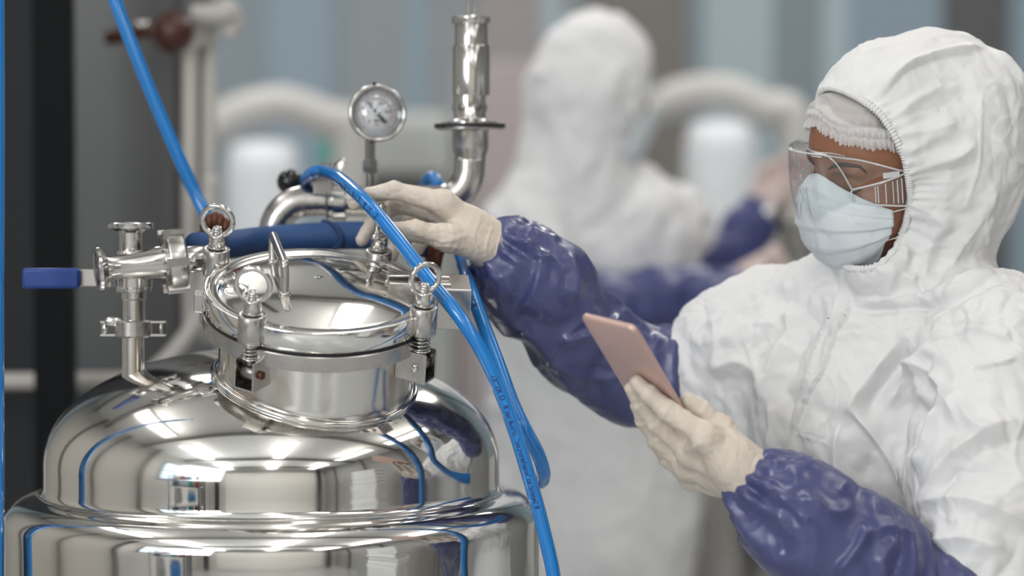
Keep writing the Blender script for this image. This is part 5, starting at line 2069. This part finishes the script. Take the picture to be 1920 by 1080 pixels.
V, F = surface_nets(suit2, (-0.25, 4.5, 0.40), (0.55, 5.35, 1.92), 0.008)
N = vert_normals(V, F)
V = V + N * (0.008 * crumple(V, 8, 3.0, 2) + 0.004 * crumple(V, 19, 5.0, 2))[:, None]
part('coverall', (V, F), M['suit_far'], w2)
V, F = surface_nets(lambda p: su(sd_cone(p, (0.07, 4.9, 0.62), (0.05, 4.95, 0.07), 0.12, 0.08), sd_cone(p, (0.26, 4.95, 0.62), (0.29, 5.0, 0.07), 0.12, 0.08), 0.03), (-0.1, 4.7, 0.02), (0.45, 5.2, 0.8), 0.012)
part('coverall_trousers', (V, F), M['suit_far'], w2)
for cx_ in (0.06, 0.30):
    part('shoe_cover', sphere((cx_, 4.99, 0.05), 0.05, 20, 12, (1.2, 2.2, 0.95)), M['suit_far'], w2)
# mask and goggle band
G = np.zeros((31, 16, 3))
for i in range(31):
    a = (i / 30 * 2 - 1) * 1.35
    for k in range(16):
        v = k / 15
        x = 0.040 + (0.088 - 0.030 * v * v) * math.cos(a) ** 0.9
        G[i, k] = hd2 + A2.T @ np.array([x, 0.076 * math.sin(a), (0.0 - 0.02 * abs(a)) * (1 - v) - 0.118 * v])
part('face_mask', grid_surface(G, 0.0015), M['mask'], w2)
part('goggles', tube([hd2 + A2.T @ np.array([0.03 + 0.082 * math.cos(a), 0.080 * math.sin(a), 0.022]) for a in np.linspace(-1.4, 1.4, 15)], 0.012, 10), M['clear'], w2)
V, F = surface_nets(lambda p: chain(p, [Q(1030, 520, 4.71), E2a, Q(1220, 565, 4.70), W2a], [0.058, 0.066, 0.060, 0.046], 0.03), (-0.05, 4.45, 1.05), (0.52, 4.95, 1.5), 0.008)
N = vert_normals(V, F)
part('sleeve', (V + N * (0.010 * crumple(V, 12, 1.0, 2))[:, None], F), M['sleeve_far'], w2)
V, F = surface_nets(lambda p: chain(p, [Q(1305, 480, 5.03), E2b, W2b], [0.055, 0.062, 0.046], 0.03), (0.2, 4.8, 1.1), (0.6, 5.3, 1.6), 0.008)
N = vert_normals(V, F)
part('sleeve', (V + N * (0.010 * crumple(V, 12, 6.0, 2))[:, None], F), M['sleeve_far'], w2)


def far_hand(w, k, side, curl):
    """palm with four fingers and a thumb"""
    w, k = np.array(w), np.array(k)
    d = k - w
    L_ = np.linalg.norm(d)
    d /= L_
    s = np.cross(d, [0, 1.0, 0.3])
    s /= np.linalg.norm(s)
    dn = np.cross(s, d)

    def f(p):
        o = sd_cone(p, w, w + d * 0.05, 0.030, 0.034)
        for i in range(4):
            m = w + d * 0.085 + s * (i - 1.5) * 0.019
            ln = (0.034, 0.040, 0.037, 0.028)[i]
            a = m + d * ln
            b = a + (d * 0.6 + dn * curl * 0.8) * ln * 0.7
            c = b + (d * 0.2 + dn * curl) * ln * 0.5
            o = su(o, sd_cone(p, w + d * 0.03 + s * (i - 1.5) * 0.012, m, 0.018, 0.0125), 0.012)
            o = su(o, chain(p, [m, a, b, c], [0.0115, 0.0105, 0.009, 0.0078], 0.003), 0.004)
        m = w + d * 0.03 + s * side * 0.03
        o = su(o, chain(p, [w + d * 0.01, m, m + d * 0.035 + s * side * 0.022 + dn * curl * 0.012, m + d * 0.062 + s * side * 0.024 + dn * curl * 0.03], [0.018, 0.016, 0.012, 0.009], 0.004), 0.010)
        return o
    lo = np.minimum(w, k) - 0.09
    hi = np.maximum(w, k) + 0.10
    return surface_nets(f, lo, hi, 0.003)


part('glove', far_hand(W2a, K2a, -1, 1), M['glove_pink'], w2)
part('glove', far_hand(W2b, K2b, 1, -1), M['glove_pink'], w2)

# tank the second worker is leaning over
Y5 = 5.05
t = thing('small_tank', 'small steel tank with a bright ball knob, blurred beyond the worker\'s goggles', 'tank', tuple(P(1560, 700, Y5 + 0.1) * [1, 1, 0]))
c5 = P(1560, 700, Y5 + 0.1)
zt5 = P(0, 560, Y5)[2]
part('tank_body', lathe((c5[0], c5[1], 0), (0, 0, 1), [(0.22, 0.25), (0.25, 0.28), (0.25, zt5 - 0.10), (0.22, zt5 - 0.03), (0.14, zt5), (0.0, zt5 + 0.01)], 64), M['steel_satin'], t)
for i in range(3):
    a = 2 * PI * i / 3
    part('leg', cyl((c5[0] + 0.2 * math.cos(a), c5[1] + 0.2 * math.sin(a), 0), (c5[0] + 0.2 * math.cos(a), c5[1] + 0.2 * math.sin(a), 0.3), 0.02), M['steel_satin'], t)
part('lid', lathe((c5[0] - 0.03, c5[1], zt5), (0, 0, 1), [(0, 0), (0.115, 0), (0.12, 0.01), (0.12, 0.045), (0.11, 0.05), (0, 0.07)], 48), M['steel_satin'], t)
part('knob_post', cyl(P(1470, 560, Y5), P(1455, 430, Y5), 0.016), M['steel_dark'], t)
part('ball_knob', sphere(P(1442, 398, Y5 - 0.02), 0.026, 28, 16), M['steel_fit'], t)
part('ball_knob', sphere(P(1480, 412, Y5 + 0.02), 0.022, 28, 16), M['steel_fit'], t)
part('clamp_block', box(P(1475, 455, Y5 + 0.06), (0.10, 0.08, 0.07)), M['steel_dark'], t, smooth=False, bevel=0.01)

# ------------------------------------------------------------------ what stands behind the camera, mirrored in the steel
M['sheet'] = mat('stacked_white_sheets', (0.82, 0.82, 0.81), 0.7)
M['rack'] = mat('rack_blue_grey', (0.10, 0.13, 0.16), 0.5)
M['red_bag'] = mat('red_wrapping', (0.45, 0.05, 0.03), 0.4)
M['board'] = mat('grey_wall_board', (0.20, 0.195, 0.185), 0.5)
RX, RY = -2.85, -0.3
t = thing('supply_rack', 'open rack of coloured supplies mirrored in the left of the tank dome', 'rack', (RX, RY, 0))
for dx in (-0.68, 0.68):
    for dy in (-0.2, 0.2):
        part('upright', box((RX + dx, RY + dy, 0.95), (0.04, 0.04, 1.9)), M['rack'], t, smooth=False)
for z in (0.3, 0.9, 1.5):
    part('shelf', box((RX, RY, z - 0.016), (1.40, 0.44, 0.03)), M['rack'], t, smooth=False)
for i, (dx, z, w, h, m_, lb) in enumerate([
        (-0.48, 1.5, 0.26, 0.44, 'sheet', 'white closed drum at the left of the top rack shelf'), (-0.14, 1.5, 0.24, 0.40, 'red_bag', 'red closed drum second on the top rack shelf'),
        (0.18, 1.5, 0.25, 0.36, 'hose_blue', 'bright blue closed drum third on the top rack shelf'), (0.50, 1.5, 0.22, 0.42, 'hose_rubber', 'dark blue closed drum at the right of the top rack shelf'),
        (-0.46, 0.9, 0.28, 0.46, 'hose_rubber', 'dark blue closed drum at the left of the middle rack shelf'), (-0.10, 0.9, 0.26, 0.48, 'tub', 'white closed drum second on the middle rack shelf'),
        (0.22, 0.9, 0.22, 0.44, 'green', 'green closed drum third on the middle rack shelf'), (0.50, 0.9, 0.22, 0.46, 'red_bag', 'red closed drum at the right of the middle rack shelf'),
        (-0.35, 0.3, 0.34, 0.46, 'pale_pipe', 'ivory closed drum on the left of the bottom rack shelf'), (0.25, 0.3, 0.34, 0.44, 'hose_blue', 'bright blue closed drum on the right of the bottom rack shelf')]):
    solo('supply_drum', lathe((RX + dx, RY, z + 0.001), (0, 0, 1), [(w * 0.42, 0), (w / 2, 0.015), (w / 2, h * 0.8), (w * 0.38, h * 0.88), (w * 0.38, h), (0, h)], 28), M[m_], lb, 'drum', 'drums on the supply rack')
t = thing('sheet_stack', 'tall stack of white folded sheets mirrored in the right of the tank dome', 'stack', (2.55, 0.9, 0))
for i in range(28):
    part('folded_sheet', box((2.55 + 0.03 * math.sin(i * 2.3), 0.9 + 0.03 * math.sin(i * 1.7), 0.165 + i * 0.064), (0.62, 0.95, 0.056)), M['sheet'], t, smooth=False, bevel=0.014)
part('pallet', box((2.55, 0.9, 0.066), (0.72, 1.05, 0.13)), M['rack'], t, smooth=False)
